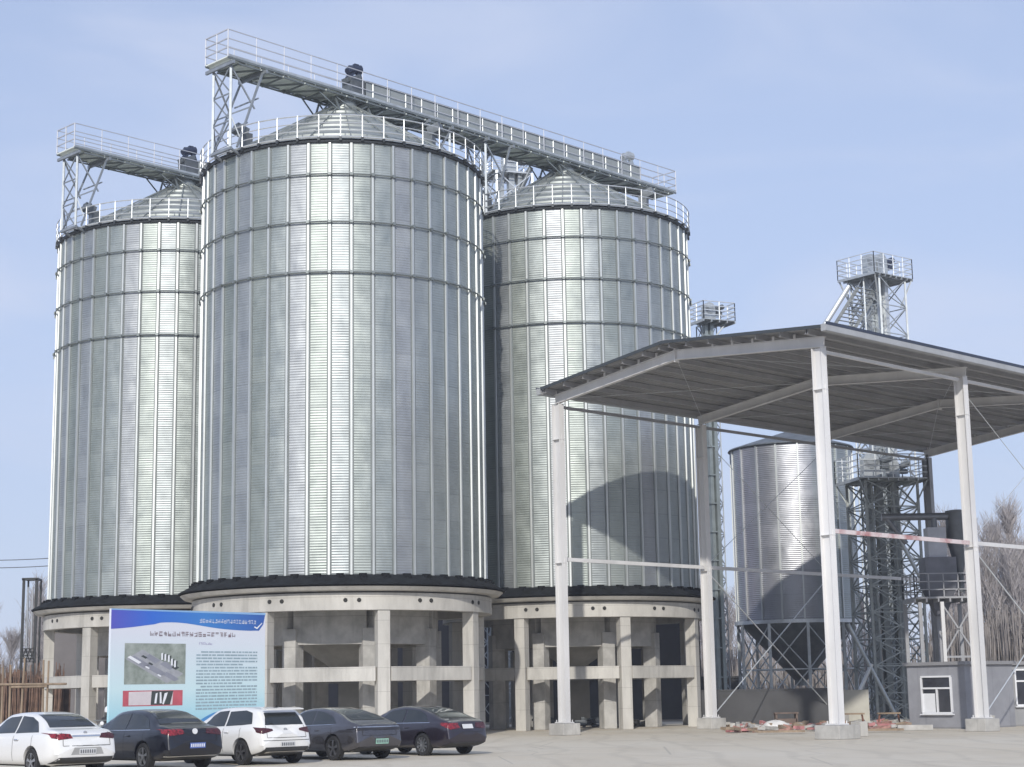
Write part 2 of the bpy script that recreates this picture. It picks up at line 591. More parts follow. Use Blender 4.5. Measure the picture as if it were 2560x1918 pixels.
def make_silo(key, label):
    cx, cy, ph = SIL[key]
    t = thing("grain_silo", label, "grain silo", (cx, cy, ZB), "tall galvanised grain silos")
    LZ = -ZB
    wb = MB()
    wb.lathe([(RS, ZB), (RS, ZT)], 176, (cx, cy))
    wb.build("wall", GALV_WALL, t, smooth=30).rotation_euler = (0, 0, ph)
    # one vertical stiffener, then copies turned about the axis
    s = MB()
    wd, dp = .085, .075
    a0 = -PI / 2
    for (z0, z1) in ((ZB - .14, ZT - .08),):
        s.add([(cx - wd / 2 - .02, cy - RS + .01, z0), (cx - wd / 2, cy - RS - dp, z0), (cx + wd / 2, cy - RS - dp, z0), (cx + wd / 2 + .02, cy - RS + .01, z0),
               (cx - wd / 2 - .02, cy - RS + .01, z1), (cx - wd / 2, cy - RS - dp, z1), (cx + wd / 2, cy - RS - dp, z1), (cx + wd / 2 + .02, cy - RS + .01, z1)],
              [(0, 1, 5, 4), (1, 2, 6, 5), (2, 3, 7, 6), (0, 3, 2, 1), (4, 5, 6, 7)])
    s.mi = 1  # side flanges coloured dark: the shade line along each stiffener is painted in
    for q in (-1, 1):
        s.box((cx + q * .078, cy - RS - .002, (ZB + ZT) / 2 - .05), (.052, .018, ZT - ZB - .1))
    s0 = s.build("stiffener", [GALV_RIB, mat("stiffener_flange_shade", (.19, .21, .21), .6, .4, .15, 1)], t)
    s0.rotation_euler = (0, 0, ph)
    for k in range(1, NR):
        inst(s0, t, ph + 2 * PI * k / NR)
    # wind rings with clips
    r0 = None
    for i, z in enumerate((22.79, 20.77, 18.66)):
        r = MB()
        pr = [(RS + .055 + .035 * math.cos(q * PI / 3), z + .035 * math.sin(q * PI / 3)) for q in range(6)]
        pr = [(a + .055, b) for a, b in pr]
        r.lathe(pr, 88, (cx, cy), closed=True)
        for k in range(NR):
            a = ph - PI / 2 + 2 * PI * k / NR
            p = Vector((cx + (RS + .12) * math.cos(a), cy + (RS + .12) * math.sin(a), z))
            r.box(p, (.12, .12, .12), rz=a)
        r.build("wind_ring", RING, t)
    # eave ring with clips
    r = MB()
    r.lathe([(RS + .015, ZT - .06), (RS + .11, ZT - .06), (RS + .13, ZT + .02), (RS + .03, ZT + .05)], 88, (cx, cy), closed=True)
    for k in range(NR):
        a = ph - PI / 2 + 2 * PI * (k + .5) / NR
        p = Vector((cx + (RS + .14) * math.cos(a), cy + (RS + .14) * math.sin(a), ZT + .06))
        r.box(p, (.14, .10, .16), rz=a)
    r.build("eave_ring", mat("eave_dark_steel", (.05, .057, .063), .5, .5, .2, 2), t)
    # stepped conical roof
    pf = []
    nst = 7
    for i in range(nst):
        ra = RS + .10 - (RS - .55) * i / nst
        rb = RS + .10 - (RS - .55) * (i + 1) / nst
        za = ZT + .09 + 3.35 * i / nst
        zb_ = ZT + .09 + 3.35 * (i + 1) / nst
        pf += [(ra, za), (rb + .02, zb_ - .09), (rb + .02, zb_)]
    pf += [(.62, ZT + 3.46), (.60, ZT + 3.75), (.05, ZT + 3.78)]
    r = MB()
    r.lathe(pf, 88, (cx, cy))
    rf = r.build("roof", GALV_ROOF, t, smooth=20)
    r = MB()
    for k in range(22):
        a = 2 * PI * k / 22 + ph
        p0 = Vector((cx + (RS + .05) * math.cos(a), cy + (RS + .05) * math.sin(a), ZT + .15))
        p1 = Vector((cx + .7 * math.cos(a), cy + .7 * math.sin(a), ZT + 3.5))
        r.bar(p0, p1, .035, .06)
    r.build("roof_rib", GALV_ROOF, rf)["kind"] = "stuff"
    # eave railing
    r = MB()
    rr = RS + .17
    for k in range(NR):
        a = ph - PI / 2 + 2 * PI * (k + .5) / NR
        p = Vector((cx + rr * math.cos(a), cy + rr * math.sin(a), ZT + .05))
        r.bar(p, p + Vector((0, 0, 1.05)), .030)
    for z, q in ((.14, .04), (.42, .024), (.74, .024), (1.07, .03)):
        pr = [(rr + q * math.cos(j * PI / 2), ZT + z + q * math.sin(j * PI / 2)) for j in range(4)]
        r.lathe(pr, 88, (cx, cy), closed=True)
    r.build("eave_railing", GALV_LT, t)
    # roof vents
    for a, rad in ((R_(215), 4.8), (R_(-20), 4.2), (R_(120), 4.6), (R_(75), 4.6)):
        zz = ZT + .09 + 3.35 * (RS + .1 - rad) / (RS - .55)
        c = Vector((cx + rad * math.cos(a), cy + rad * math.sin(a), zz))
        v = MB()
        v.box(c + Vector((0, 0, .25)), (.42, .42, .6), rz=a)
        o = Vector((math.cos(a), math.sin(a), 0))
        v.bar(c + Vector((0, 0, .55)), c + Vector((0, 0, .75)) + o * .55, .46, .4)
        v.build("roof_vent", STEEL_DK, t)
    # collar and discharge throat under the conveyor
    v = MB()
    v.lathe([(.5, ZT + 3.7), (.5, ZT + 3.95), (.26, ZT + 4.0), (.26, ZT + 4.05)], 20, (cx, cy))
    v.build("peak_collar", GALV, t, smooth=40)
    return t


LAB = {'C': "nearest and tallest-looking galvanised grain silo, behind the billboard and parked cars",
       'R': "galvanised grain silo behind the white steel canopy, partly shaded by it",
       'L': "galvanised grain silo at the left edge, behind and left of the nearest silo"}
for k in 'CRL':
    make_silo(k, LAB[k])

# ------------------------------------------------------------------ concrete silo bases
PH8 = {'C': R_(20.5), 'R': R_(20), 'L': R_(16)}


def make_base(key, label):
    cx, cy, _ = SIL[key]
    ph = PH8[key]
    t = thing("silo_foundation", label, "silo base", (cx, cy, 0), "concrete silo foundations")

    def P(r, a, z):
        return Vector((cx + r * math.sin(a), cy - r * math.cos(a), z))
    s = MB()
    s.lathe([(RS - .04, ZB + .03), (RS + .10, ZB + .0), (RS + .80, ZB - .37), (RS + .80, ZB - .425), (RS - .04, ZB - .42)], 96, (cx, cy), closed=True)
    s.build("felt_skirt", FELT, t, smooth=30)
    s = MB()
    s.box((cx + RS + .19, cy, ZB - .03), (.17, .30, .16))
    s.box((cx + RS + .30, cy + .08, ZB - .10), (.13, .14, .12))
    s0 = s.build("anchor_bracket", FELT, t)
    for k in range(44):
        a = SIL[key][2] - PI / 2 + 2 * PI * (k + .5) / 44
        q = s0 if k == 0 else inst(s0, t)
        q.rotation_euler = (0, 0, a)
    s = MB()
    s.lathe([(5.6, 5.70), (6.70, 5.78), (6.86, 5.92), (6.0, 5.975), (5.6, 5.975)], 96, (cx, cy), closed=True)
    s.build("deck_slab", CONC, t, smooth=30)
    s = MB()
    s.lathe([(5.85, 5.02), (6.37, 5.02), (6.37, 5.69), (5.85, 5.69)], 96, (cx, cy), closed=True)
    rb = s.build("ring_beam", CONC, t, smooth=30)
    s = MB()
    s.lathe([(5.84, 5.60), (.02, 5.60), (.02, 5.45), (5.84, 5.45)], 48, (cx, cy))
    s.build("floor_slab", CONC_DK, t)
    # conduit holes in pairs round the beam
    for k in range(13):
        a = R_(8.5) + 2 * PI * k / 13 + (ph - R_(20))
        for da in (-.042, .042):
            h = MB()
            q = P(6.36, a + da, 5.40)
            o = P(6.395, a + da, 5.40)
            h.tube(q, o, .085, 10)
            h.build("conduit_hole", mat("hole_black", (.03, .03, .028), .9, 0, .3, 5), rb)
    cw = .50
    for k in range(8):
        a = ph + k * PI / 4
        c = P(6.06, a, 0)
        s = MB()
        s.box((c.x, c.y, 2.50), (cw, cw, 5.02), rz=a)
        s.build("column", CONC, t, bevel=.012)
        c = P(4.0, a, 0)
        s = MB()
        s.box((c.x, c.y, 2.2), (.62, .62, 4.4), rz=a)
        s.build("inner_column", CONC2, t, bevel=.012)
    for k in range(8):
        a, b = ph + k * PI / 4, ph + (k + 1) * PI / 4
        p, q = P(6.06, a, 2.54), P(6.06, b, 2.54)
        d = (q - p).normalized()
        s = MB()
        s.bar(p + d * .24, q - d * .24, .56, .56)
        s.build("cross_beam", CONC, t, bevel=.012)
        p, q = P(4.0, a, 4.6), P(4.0, b, 4.6)
        d = (q - p).normalized()
        s = MB()
        s.bar(p + d * .05, q - d * .05, .5, 1.68)
        s.build("inner_wall", CONC2, t)
    s = MB()
    s.lathe([(3.6, 5.44), (3.5, 4.9), (.55, 2.9), (.55, 2.3), (.42, 2.3)], 32, (cx, cy))
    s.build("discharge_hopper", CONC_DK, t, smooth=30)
    s = MB()
    for z0, z1, r, f in ((0, 2.26, 3.7, .55), (2.84, 3.7, 3.7, .55)):
        for k in (0, 2, 4, 5, 7):
            a = ph + (k + .5) * PI / 4 + PI
            if abs(((a + PI) % (2 * PI)) - PI) < R_(60): continue
            p = P(3.75, a, (z0 + z1) / 2)
            s.box(p, (1.4, .2, z1 - z0), rz=a)
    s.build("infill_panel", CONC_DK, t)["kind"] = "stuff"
    return t


make_base('C', "pale concrete base with ring beam and columns under the nearest silo, behind the cars")
make_base('R', "concrete base with ring beam and columns under the silo beside the canopy")
make_base('L', "concrete base with ring beam and columns under the leftmost silo, left of the billboard")

# ------------------------------------------------------------------ roof conveyors over the silos
ZD = 28.22


def conveyor(key, t0, t1, label, cover, drives, end_house=False):
    cx, cy, _ = SIL[key]
    o = Vector((cx, cy, 0))
    t = thing("roof_conveyor", label, "conveyor", (cx, cy, ZD), "catwalk conveyors over the silos")
    W2 = .80

    def P(s, e, z):
        return o + D1 * s + D2 * e + Vector((0, 0, z))
    m = MB()
    m.bar(P(t0, 0, ZD), P(t1, 0, ZD), W2 * 2, .05)
    for s in np.arange(t0 + .2, t1, .75):
        m.bar(P(s, -W2, ZD - .07), P(s, W2, ZD - .07), .05, .09)
    m.build("walkway_deck", mat("deck_pale_grating", (.74, .79, .74), .6, .1, .12, 1.5), t)
    m = MB()
    for e in (-W2, W2):
        m.bar(P(t0, e, ZD - .04), P(t1, e, ZD - .04), .05, .08)
        m.bar(P(t0 + .6, e * .93, ZD - .17), P(t1 - .6, e * .93, ZD - .17), .06, .06)
        n = int((t1 - t0 - 1.2) / .95)
        for i in range(n):
            a = t0 + .6 + i * (t1 - t0 - 1.2) / n
            b = a + (t1 - t0 - 1.2) / n
            if i % 2: m.bar(P(a, e * .93, ZD - .17), P(b, e * .95, ZD - .08), .03)
            else: m.bar(P(a, e * .95, ZD - .08), P(b, e * .93, ZD - .17), .03)
    n = int((t1 - t0) / 1.2)
    for i in range(n):
        a = t0 + .6 + i * (t1 - t0 - 1.2) / n
        b = a + (t1 - t0 - 1.2) / n
        m.bar(P(a, -W2, ZD - .17), P(b, W2, ZD - .17), .07)
        m.bar(P(a, -W2, ZD - .17), P(a, W2, ZD - .17), .06)
    m.build("support_truss", RING, t)
    for e, nm in ((-W2, 'far'), (W2, 'near')):
        m = MB()
        pts = [P(t0, e, 0), P(t1, e, 0)]
        railing(m, pts, ZD, 1.2, 3, .018, 1.5)
        if e > 0:
            railing(m, [P(t0, -W2, 0), P(t0, W2, 0)], ZD, 1.2, 3, .024, .7)
            railing(m, [P(t1, -W2, 0), P(t1, W2, 0)], ZD, 1.2, 3, .024, .7)
        m.build("railing", mat("rail_lilac_grey", (.46, .48, .53), .6, .2, .1, 2), t)
        m = MB()
        m.bar(P(t0, e * 1.02, ZD + .07), P(t1, e * 1.02, ZD + .07), .012, .10)
        m.build("toe_board", GALV, t)
    if cover:
        m = MB()
        a, b = cover
        m.bar(P(a, .18, ZD + .50), P(b, .18, ZD + .50), .55, .85)
        m.bar(P(a, .18, ZD + .96), P(b, .18, ZD + .96), .66, .05)
        tr = m.build("conveyor_trough", mat("trough_grey", (.36, .39, .39), .5, .3, .12, 1), t)
        m = MB()
        for s in np.arange(a + .4, b, 1.0):
            m.bar(P(s, .475, ZD + .08), P(s, .475, ZD + .92), .05, .04)
        m.build("trough_flange", GALV, tr)["kind"] = "stuff"
    for s, big, mt in drives:
        m = MB()
        m.box(P(s, .1, ZD + .50), (.75, .7, .95), rz=math.atan2(D1.y, D1.x))
        m.bar(P(s - .5, .1, ZD + .85), P(s + .3, .1, ZD + 1.2), .4, .22)
        d = m.build("drive_head", GALV if mt is not MOTOR else STEEL_DK, t)
        m = MB()
        k = .8 if big else .7
        c = P(s + .15, .1, ZD + 1.48)
        m.tube(c - D1 * .38 * k - D2 * .1, c + D1 * .36 * k + Vector((0, 0, .12)), .27 * k, 12)
        m.tube(c - D1 * .62 * k - Vector((0, 0, .15)), c - D1 * .34 * k, .20 * k, 12)
        m.box(c + Vector((0, 0, .30 * k)), (.3 * k, .22 * k, .14), rz=.7)
        m.bar(c - D1 * .5 - Vector((0, 0, .5)), c - D1 * .1, .14, .2)
        m.bar(c + D1 * .3 - Vector((0, 0, .5)), c + D1 * .1, .14, .2)
        m.build("drive_motor", mt, d)
    # discharge spouts and trestles on each silo peak
    for s in (0.0, 14.58):
        if not (t0 < s < t1 - 3): continue
        m = MB()
        m.lathe([(.34, ZD - .1), (.34, ZD - .35), (.2, ZD - .55), (.2, ZT + 3.95)], 14, (P(s, 0, 0).x, P(s, 0, 0).y))
        m.build("discharge_spout", GALV, t, smooth=40)
        m = MB()
        for ss in (-1, 1):
            for e in (-1, 1):
                m.bar(P(s + ss * .95, e * .55, ZD - .25), P(s + ss * .95, e * .9, ZT + 3.0), .07)
                m.bar(P(s + ss * .95, e * .6, ZD - .25), P(s + ss * .2, e * .85, ZT + 3.3), .05)
                m.bar(P(s + ss * 1.9, e * .6, ZD - .25), P(s + ss * .95, e * .8, ZT + 3.1), .05)
            m.bar(P(s + ss * .95, -.6, ZD - .3), P(s + ss * .95, .85, ZT + 3.1), .05)
            m.bar(P(s + ss * .95, .6, ZD - .3), P(s + ss * .95, -.85, ZT + 3.1), .05)
        m.build("peak_trestle", RING, t)
    # trestles standing on the eaves
    spots = [(-6.65, 1), (6.0, -1)] if t1 > 8 else [(-6.65, 1)]
    if t1 > 20: spots += [(14.58 - 6.2, 1)]
    for s, sg in spots:
        m = MB()
        zb = ZT + .1 if abs(s) > 6.3 else ZT + .3
        zt = ZD - .24
        for e in (-1, 1):
            m.bar(P(s, e * .62, zb), P(s, e * .62, zt), .10)
            m.bar(P(s + sg * .15, e * .9, zb), P(s + sg * 1.55, e * .75, zt), .08)
            h = (zt - zb)
            m.bar(P(s, e * .62, zb + h * .98), P(s + sg * 1.1, e * .82, zb + h * .52), .06)
            m.bar(P(s, e * .62, zb + h * .40), P(s + sg * 1.0, e * .82, zb + h * .55), .06)
            m.bar(P(s, e * .62, zb + h * .40), P(s + sg * .35, e * .88, zb + h * .1), .05)
        for za, zb2 in ((0, .33), (.33, .66), (.66, 1)):
            m.bar(P(s, -.62, zb + h * za), P(s, .62, zb + h * zb2), .05)
            m.bar(P(s, .62, zb + h * za), P(s, -.62, zb + h * zb2), .05)
        for q in (.33, .66):
            m.bar(P(s, -.62, zb + h * q), P(s, .62, zb + h * q), .05)
            m.bar(P(s + sg * (.15 + 1.7 * q), -.85, zb + h * q), P(s + sg * (.15 + 1.7 * q), .85, zb + h * q), .05)
        m.bar(P(s - .12, -1.0, zt), P(s - .12, 1.0, zt), .10, .14)
        m.bar(P(s + sg * 1.6, -1.0, zt), P(s + sg * 1.6, 1.0, zt), .10, .14)
        m.bar(P(s, -.7, zb - .02), P(s, .7, zb - .02), .12)
        m.bar(P(s, -.62, zb), P(s + sg * .7, -.62, zb - .25), .08)
        m.bar(P(s, .62, zb), P(s + sg * .7, .62, zb - .25), .08)
        m.build("eave_trestle", mat("trestle_grey_steel", (.30, .33, .36), .5, .5, .15, 2), t)
    return t


conveyor('C', -6.95, 22.7, "long galvanised catwalk conveyor running from the nearest silo down to the silo behind the canopy", (.95, 20.2),
         [(.5, True, MOTOR), (19.5, True, GALV)])
conveyor('L', -6.95, 22.0, "shorter-looking galvanised catwalk conveyor at upper left, over the leftmost silo and behind the nearest one", (.55, 20.0),
         [(.15, True, MOTOR)])

# ------------------------------------------------------------------ elevator towers
def elevator_head(t, c, rz, mt, sc=1.0):
    m = MB()
    m.box(c + Vector((0, 0, .55 * sc)), (.95 * sc, .5 * sc, 1.0 * sc), rz=rz)
    ax = Matrix.Rotation(rz, 3, 'Z') @ Vector((0, 1, 0))
    m.tube(c + Vector((0, 0, 1.0 * sc)) - ax * .25 * sc, c + Vector((0, 0, 1.0 * sc)) + ax * .25 * sc, .47 * sc, 18)
    h = m.build("elevator_head", GALV, t, smooth=30)
    m = MB()
    e = Matrix.Rotation(rz, 3, 'Z') @ Vector((1, 0, 0))
    p = c + Vector((0, 0, 1.0 * sc)) + e * .75 * sc
    m.tube(p - e * .1, p + e * .55 * sc + Vector((0, 0, .25 * sc)), .2 * sc, 12)
    m.box(p + e * .1 + Vector((0, 0, -.25)), (.45 * sc, .4 * sc, .3 * sc), rz=rz)
    m.build("drive_motor", mt, h, smooth=40)


def platform(t, c, wx, wy, rz, h=1.25):
    Rm = Matrix.Rotation(rz, 3, 'Z')
    m = MB()
    m.box(c, (wx, wy, .06), rz=rz)
    for i in range(int(wx / .5) + 1):
        x = -wx / 2 + i * wx / int(wx / .5)
        m.bar(c + Rm @ Vector((x, -wy / 2, -.09)), c + Rm @ Vector((x, wy / 2, -.09)), .06, .12)
    m.build("platform_deck", GALV, t)
    m = MB()
    pts = [c + Rm @ Vector((sx * wx / 2, sy * wy / 2, 0)) for sx, sy in ((-1, -1), (1, -1), (1, 1), (-1, 1))]
    railing(m, pts, c.z, h, 4, .024, .9, closed=True)
    m.build("railing", GALV_LT, t)


# tall tower that rises behind the canopy roof
def tall_tower():
    Y = 106
    c = at(2188, 700, Y)
    z = c.z
    t = thing("elevator_tower", "tallest lattice elevator tower, its railed platform rising above the canopy roof", "elevator tower", (c.x, c.y, 0), "steel elevator towers")
    m = MB()
    rz = R_(38)
    lattice(m, c.x + .15, c.y, 2.5, 2.3, 0, z - .1, 15, .11, .055, rz)
    lattice(m, c.x - .9, c.y - .3, 1.3, 1.3, 0, z - .1, 20, .08, .045, rz)
    Rm = Matrix.Rotation(rz, 3, 'Z')
    for sx, sy in ((-1, -1), (1, -1), (1, 1), (-1, 1)):
        m.bar(c + Rm @ Vector((sx * 1.05, sy * 1.05, -1.9)), c + Rm @ Vector((sx * 1.75, sy * 1.45, -.12)), .08)
    m.build("lattice_frame", GALV, t)
    platform(t, c, 3.7, 3.0, rz, 1.3)
    for q, (ox, oy) in enumerate(((-.60, -.2), (.35, -.1), (.9, .3))):
        m = MB()
        p = c + Rm @ Vector((ox, oy, 0))
        m.box((p.x - .2, p.y, z / 2 + .2), (.26, .40, z + .4), rz=rz)
        m.box((p.x + .2, p.y, z / 2 + .2), (.26, .40, z + .4), rz=rz)
        m.build("elevator_casing", GALV_LT if q else GALV, t)
    elevator_head(t, c + Rm @ Vector((-.55, 0, .2)), rz, GALV, .95)
    elevator_head(t, c + Rm @ Vector((.5, 0, .3)), rz, MOTOR, 1.0)
    # inclined chute and stair to the lower left
    a = at(2122, 716, Y - 1)
    b = at(2010, 895, Y - 1)
    b = a + (b - a) * 1.25
    m = MB()
    m.tube(a, b, .17, 12)
    m.build("grain_chute", GALV_LT, t, smooth=40)
    off = Vector((.75, 0, -.15))
    m = MB()
    m.bar(a + off * .75, b + off * .75, .07, .22)
    m.bar(a + off * 2.4, b + off * 2.4, .07, .22)
    for i in range(26):
        p = a.lerp(b, i / 25)
        m.bar(p + off * .75, p + off * 2.4, .16, .04)
    m.build("inclined_stair", STEEL_DK, t)
    return t


tall_tower()


def short_tower():
    Y = 90
    c = at(2203, 1203, Y)
    z = c.z
    rz = R_(12)
    t = thing("elevator_tower", "dark lattice elevator tower standing under the canopy roof, left of the grey hut", "elevator tower", (c.x, c.y, 0), "steel elevator towers")
    m = MB()
    lattice(m, c.x, c.y, 2.9, 2.5, 0, z - .1, 9, .13, .06, rz)
    lattice(m, c.x - .25, c.y, 1.2, 1.4, 0, z - .1, 13, .08, .045, rz)
    Rm = Matrix.Rotation(rz, 3, 'Z')
    for sx, sy in ((-1, -1), (1, -1), (1, 1), (-1, 1)):
        m.bar(c + Rm @ Vector((sx * 1.3, sy * 1.25, -1.4)), c + Rm @ Vector((sx * 1.9, sy * 1.5, -.12)), .08)
    m.build("lattice_frame", mat("tower_grey_green_steel", (.33, .355, .35), .5, .5, .2, 1.5), t)
    platform(t, c, 3.9, 3.1, rz, 1.25)
    for ox in (-.75, -.2, .55):
        m = MB()
        p = c + Rm @ Vector((ox, 0, 0))
        m.box((p.x, p.y, z / 2 + .2), (.34, .42, z + .3), rz=rz)
        m.build("elevator_casing", mat("casing_dark_grey", (.25, .27, .27), .5, .5, .15, 1.5), t)
    elevator_head(t, c + Rm @ Vector((-.6, 0, .1)), rz, STEEL_DK, .95)
    elevator_head(t, c + Rm @ Vector((.7, .2, .0)), rz, STEEL_DK, .8)
    for a_, b_, mt in (((2120, 1560), (2240, 1790), GALV), ((2240, 1330), (2330, 1500), GALV), ((2180, 1660), (2120, 1790), GALV_LT)):
        m = MB()
        m.tube(at(a_[0], a_[1], Y - 1.6), at(b_[0], b_[1], Y - 1.6), .10, 10)
        m.build("grain_chute", mt, t, smooth=40)
    return t


short_tower()


def slim_elevator():
    Y = 92
    c = at(1781, 806, Y)
    z = c.z
    rz = R_(25)
    t = thing("bucket_elevator", "slim bucket elevator with a small railed head platform beside the silo's right edge", "bucket elevator", (c.x, c.y, 0))
    platform(t, c, 2.0, 1.5, rz, 1.0)
    m = MB()
    b = at(1768, 806, Y)
    m.box((b.x - .14, b.y, z / 2), (.2, .34, z), rz=rz)
    m.box((b.x + .16, b.y, z / 2), (.2, .34, z), rz=rz)
    for i in range(14):
        m.box((b.x, b.y, z * (i + .5) / 14), (.62, .42, .07), rz=rz)
    m.build("elevator_casing", mat("casing_grey_green", (.30, .34, .34), .45, .5, .15, 1.5), t)
    m = MB()
    lattice(m, b.x, b.y + .5, .8, .8, 0, z - .1, 26, .06, .03, rz)
    for q in (-1, 1):
        m.bar(c + Vector((q * .8 * .9, -.1, -.1)), b + Vector((q * .2, 0, -1.1 - c.z + z)), .07)
    m.build("lattice_frame", mat("trestle_grey_steel", (.30, .33, .36)), t)
    elevator_head(t, at(1772, 806, Y) + Vector((0, 0, .05)), rz, STEEL_DK, .72)


slim_elevator()


def rear_tower():
    Y = 101
    c = at(1262, 440, Y)
    z = c.z
    rz = R_(20)
    t = thing("elevator_tower", "grey elevator tower top with platform seen in the gap between the two biggest silos", "elevator tower", (c.x, c.y, 0), "steel elevator towers")
    m = MB()
    lattice(m, c.x + .2, c.y, 2.3, 2.3, 0, z - .1, 17, .12, .06, rz)
    lattice(m, c.x - 1.9, c.y + 1.5, 1.3, 1.3, 0, z + 1.2, 22, .09, .05, rz)
    m.bar(c + Vector((-2.2, 0, -1.8)), c + Vector((-1.2, 0, -.1)), .1)
    m.build("lattice_frame", GALV_LT, t)
    platform(t, c, 2.5, 2.2, rz, 1.2)
    for ox in (-.3, .35, .9):
        m = MB()
        m.box((c.x + ox, c.y - .3, z / 2), (.36, .45, z), rz=rz)
        m.build("elevator_casing", GALV, t)
    elevator_head(t, c + Vector((.3, 0, .2)), rz, STEEL_DK, 1.0)
    m = MB()
    m.tube(c + Vector((1.6, -.6, .3)), c + Vector((.3, -1.0, -2.6)), .16, 10)
    m.tube(c + Vector((2.2, -.6, -.3)), c + Vector((.6, -1.0, -3.4)), .13, 10)
    m.build("grain_chute", STEEL_DK, t, smooth=40)


rear_tower()

# ------------------------------------------------------------------ small hopper silo
def hopper_silo():
    Y = 96
    a = at(1829, 1093, Y)
    b = at(2134, 1093, Y)
    cx, r = (a.x + b.x) / 2, (b.x - a.x) / 2 * .985
    cy = Y + 1
    zt = at(1975, 1100, Y - r).z
    zb = at(1975, 1545, Y - r).z
    t = thing("hopper_silo", "small shiny hopper silo on braced steel legs, seen between the canopy columns", "hopper silo", (cx, cy, zb))
    m = MB()
    m.lathe([(r, zb), (r, zt)], 96, (cx, cy))
    m.build("wall", GALV_SMALL, t, smooth=30)
    m = MB()
    m.lathe([(r + .02, zt - .05), (r + .16, zt), (r + .12, zt + .07), (.5, zt + r * .3), (.3, zt + r * .32)], 64, (cx, cy))
    m.build("roof", STEEL_DK, t, smooth=30)
    m = MB()
    for k in range(18):
        q = 2 * PI * k / 18 + .12
        m.box((cx + (r + .03) * math.cos(q), cy + (r + .03) * math.sin(q), (zt + zb) / 2), (.08, .09, zt - zb - .02), rz=q)
    m.build("stiffener", GALV_RIB, t)["kind"] = "stuff"
    m = MB()
    m.lathe([(r + .02, zb - .02), (r + .14, zb - .02), (r + .14, zb - .22), (r + .02, zb - .22)], 64, (cx, cy), closed=True)
    m.build("base_ring", GALV_LT, t)
    m = MB()
    m.lathe([(r - .1, zb - .05), (.35, zb - 3.3), (.35, zb - 3.6)], 40, (cx, cy))
    m.build("hopper_cone", mat("cone_dark", (.21, .225, .23), .45, .6, .15, 1.5), t, smooth=30)
    for k in range(10):
        q = 2 * PI * k / 10 + .3
        p = Vector((cx + (r + .03) * math.cos(q), cy + (r + .03) * math.sin(q), 0))
        m = MB()
        m.bar(p, p + Vector((0, 0, zb - .22)), .15)
        m.build("leg", GALV, t)
    m = MB()
    for k in range(10):
        q, q2 = 2 * PI * k / 10 + .3, 2 * PI * (k + 1) / 10 + .3
        p = Vector((cx + r * math.cos(q), cy + r * math.sin(q), 0))
        p2 = Vector((cx + r * math.cos(q2), cy + r * math.sin(q2), 0))
        up = Vector((0, 0, zb - .3))
        lo = Vector((0, 0, .3))
        mid = Vector((0, 0, (zb) * .5))
        m.bar(p + lo, p2 + mid, .06)
        m.bar(p2 + lo, p + mid, .06)
        m.bar(p + mid, p2 + up, .06)
        m.bar(p2 + mid, p + up, .06)
        m.bar(p + mid, p2 + mid, .07)
    m.build("leg_bracing", GALV, t)


hopper_silo()

# ------------------------------------------------------------------ steel canopy
CA = Vector((1.949, 72.483, 0))
CG = (Vector((11.201, 61.016, 0)) - CA)
KC = .965
SPAN = CG.length * KC
CG.normalize()
CDv = (Vector((8.81, 79.081, 0)) - CA)
BAY = CDv.length * KC
CDv.normalize()
CA = CA * KC


def Q(s, t, z=0.0):
    return CA + CG * s + CDv * t + Vector((0, 0, z))


def roofz(s):
    h = SPAN / 2
    return 1.8 + KC * (12.67 + .81 * (1 - abs(s - h) / (h + .75)))


def ibeam(m, a, b, depth, fl, side, tf=.03, tw=.03):
    """I section from a to b; depth is measured along `side`"""
    a, b, sd_ = Vector(a), Vector(b), Vector(side).normalized()
    ax = (b - a).normalized()
    nrm = ax.cross(sd_).normalized()
    Rm = Matrix((ax, sd_, nrm)).transposed()
    L = (b - a).length
    c = (a + b) / 2
    m.box(c, (L, depth - tf * 2 - .002, tw), rot=Rm)
    for q in (-1, 1):
        m.box(c + sd_ * q * (depth / 2 - tf / 2), (L, tf, fl), rot=Rm)


can = thing("steel_canopy", "tall open white steel canopy with a low gabled roof, right of the silos", "canopy", tuple(Q(SPAN / 2, BAY)))
for i in range(4):
    for s in (0, SPAN):
        z1 = roofz(s) - .62
        m = MB()
        ibeam(m, Q(s, i * BAY, .48), Q(s, i * BAY, z1), .46, .27, CG)
        m.box(Q(s, i * BAY, .50), (.62, .50, .04), rz=math.atan2(CG.y, CG.x))
        ay = CDv
        for q_ in (-1, 1):
            m.bar(Q(s, i * BAY, .54) + ay * .02 * q_, Q(s, i * BAY, .54) + ay * .20 * q_ , .012, .01)
            for p_ in (-1, 1):
                b_ = Q(s, i * BAY, .52) + CG * (.27 * p_) + ay * (.20 * q_)
                m.tube(b_, b_ + Vector((0, 0, .09)), .02, 6)
        for zz_ in (6.9, 12.0):
            m.box(Q(s, i * BAY, zz_), (.50, .012, .36), rz=math.atan2(CG.y, CG.x))
            m.box(Q(s, i * BAY, zz_), (.50, .29, .015), rz=math.atan2(CG.y, CG.x))
        c_ = m.build("column", GREY_ST if (s == 0 and i == 3) else WHITE_ST, can)
        m = MB()
        k = 1.08 if (s > 0 and i == 0) else .9
        m.box(Q(s, i * BAY, .235), (k, k, .47), rz=math.atan2(CG.y, CG.x))
        m.build("footing", CONC2, c_, bevel=.02)
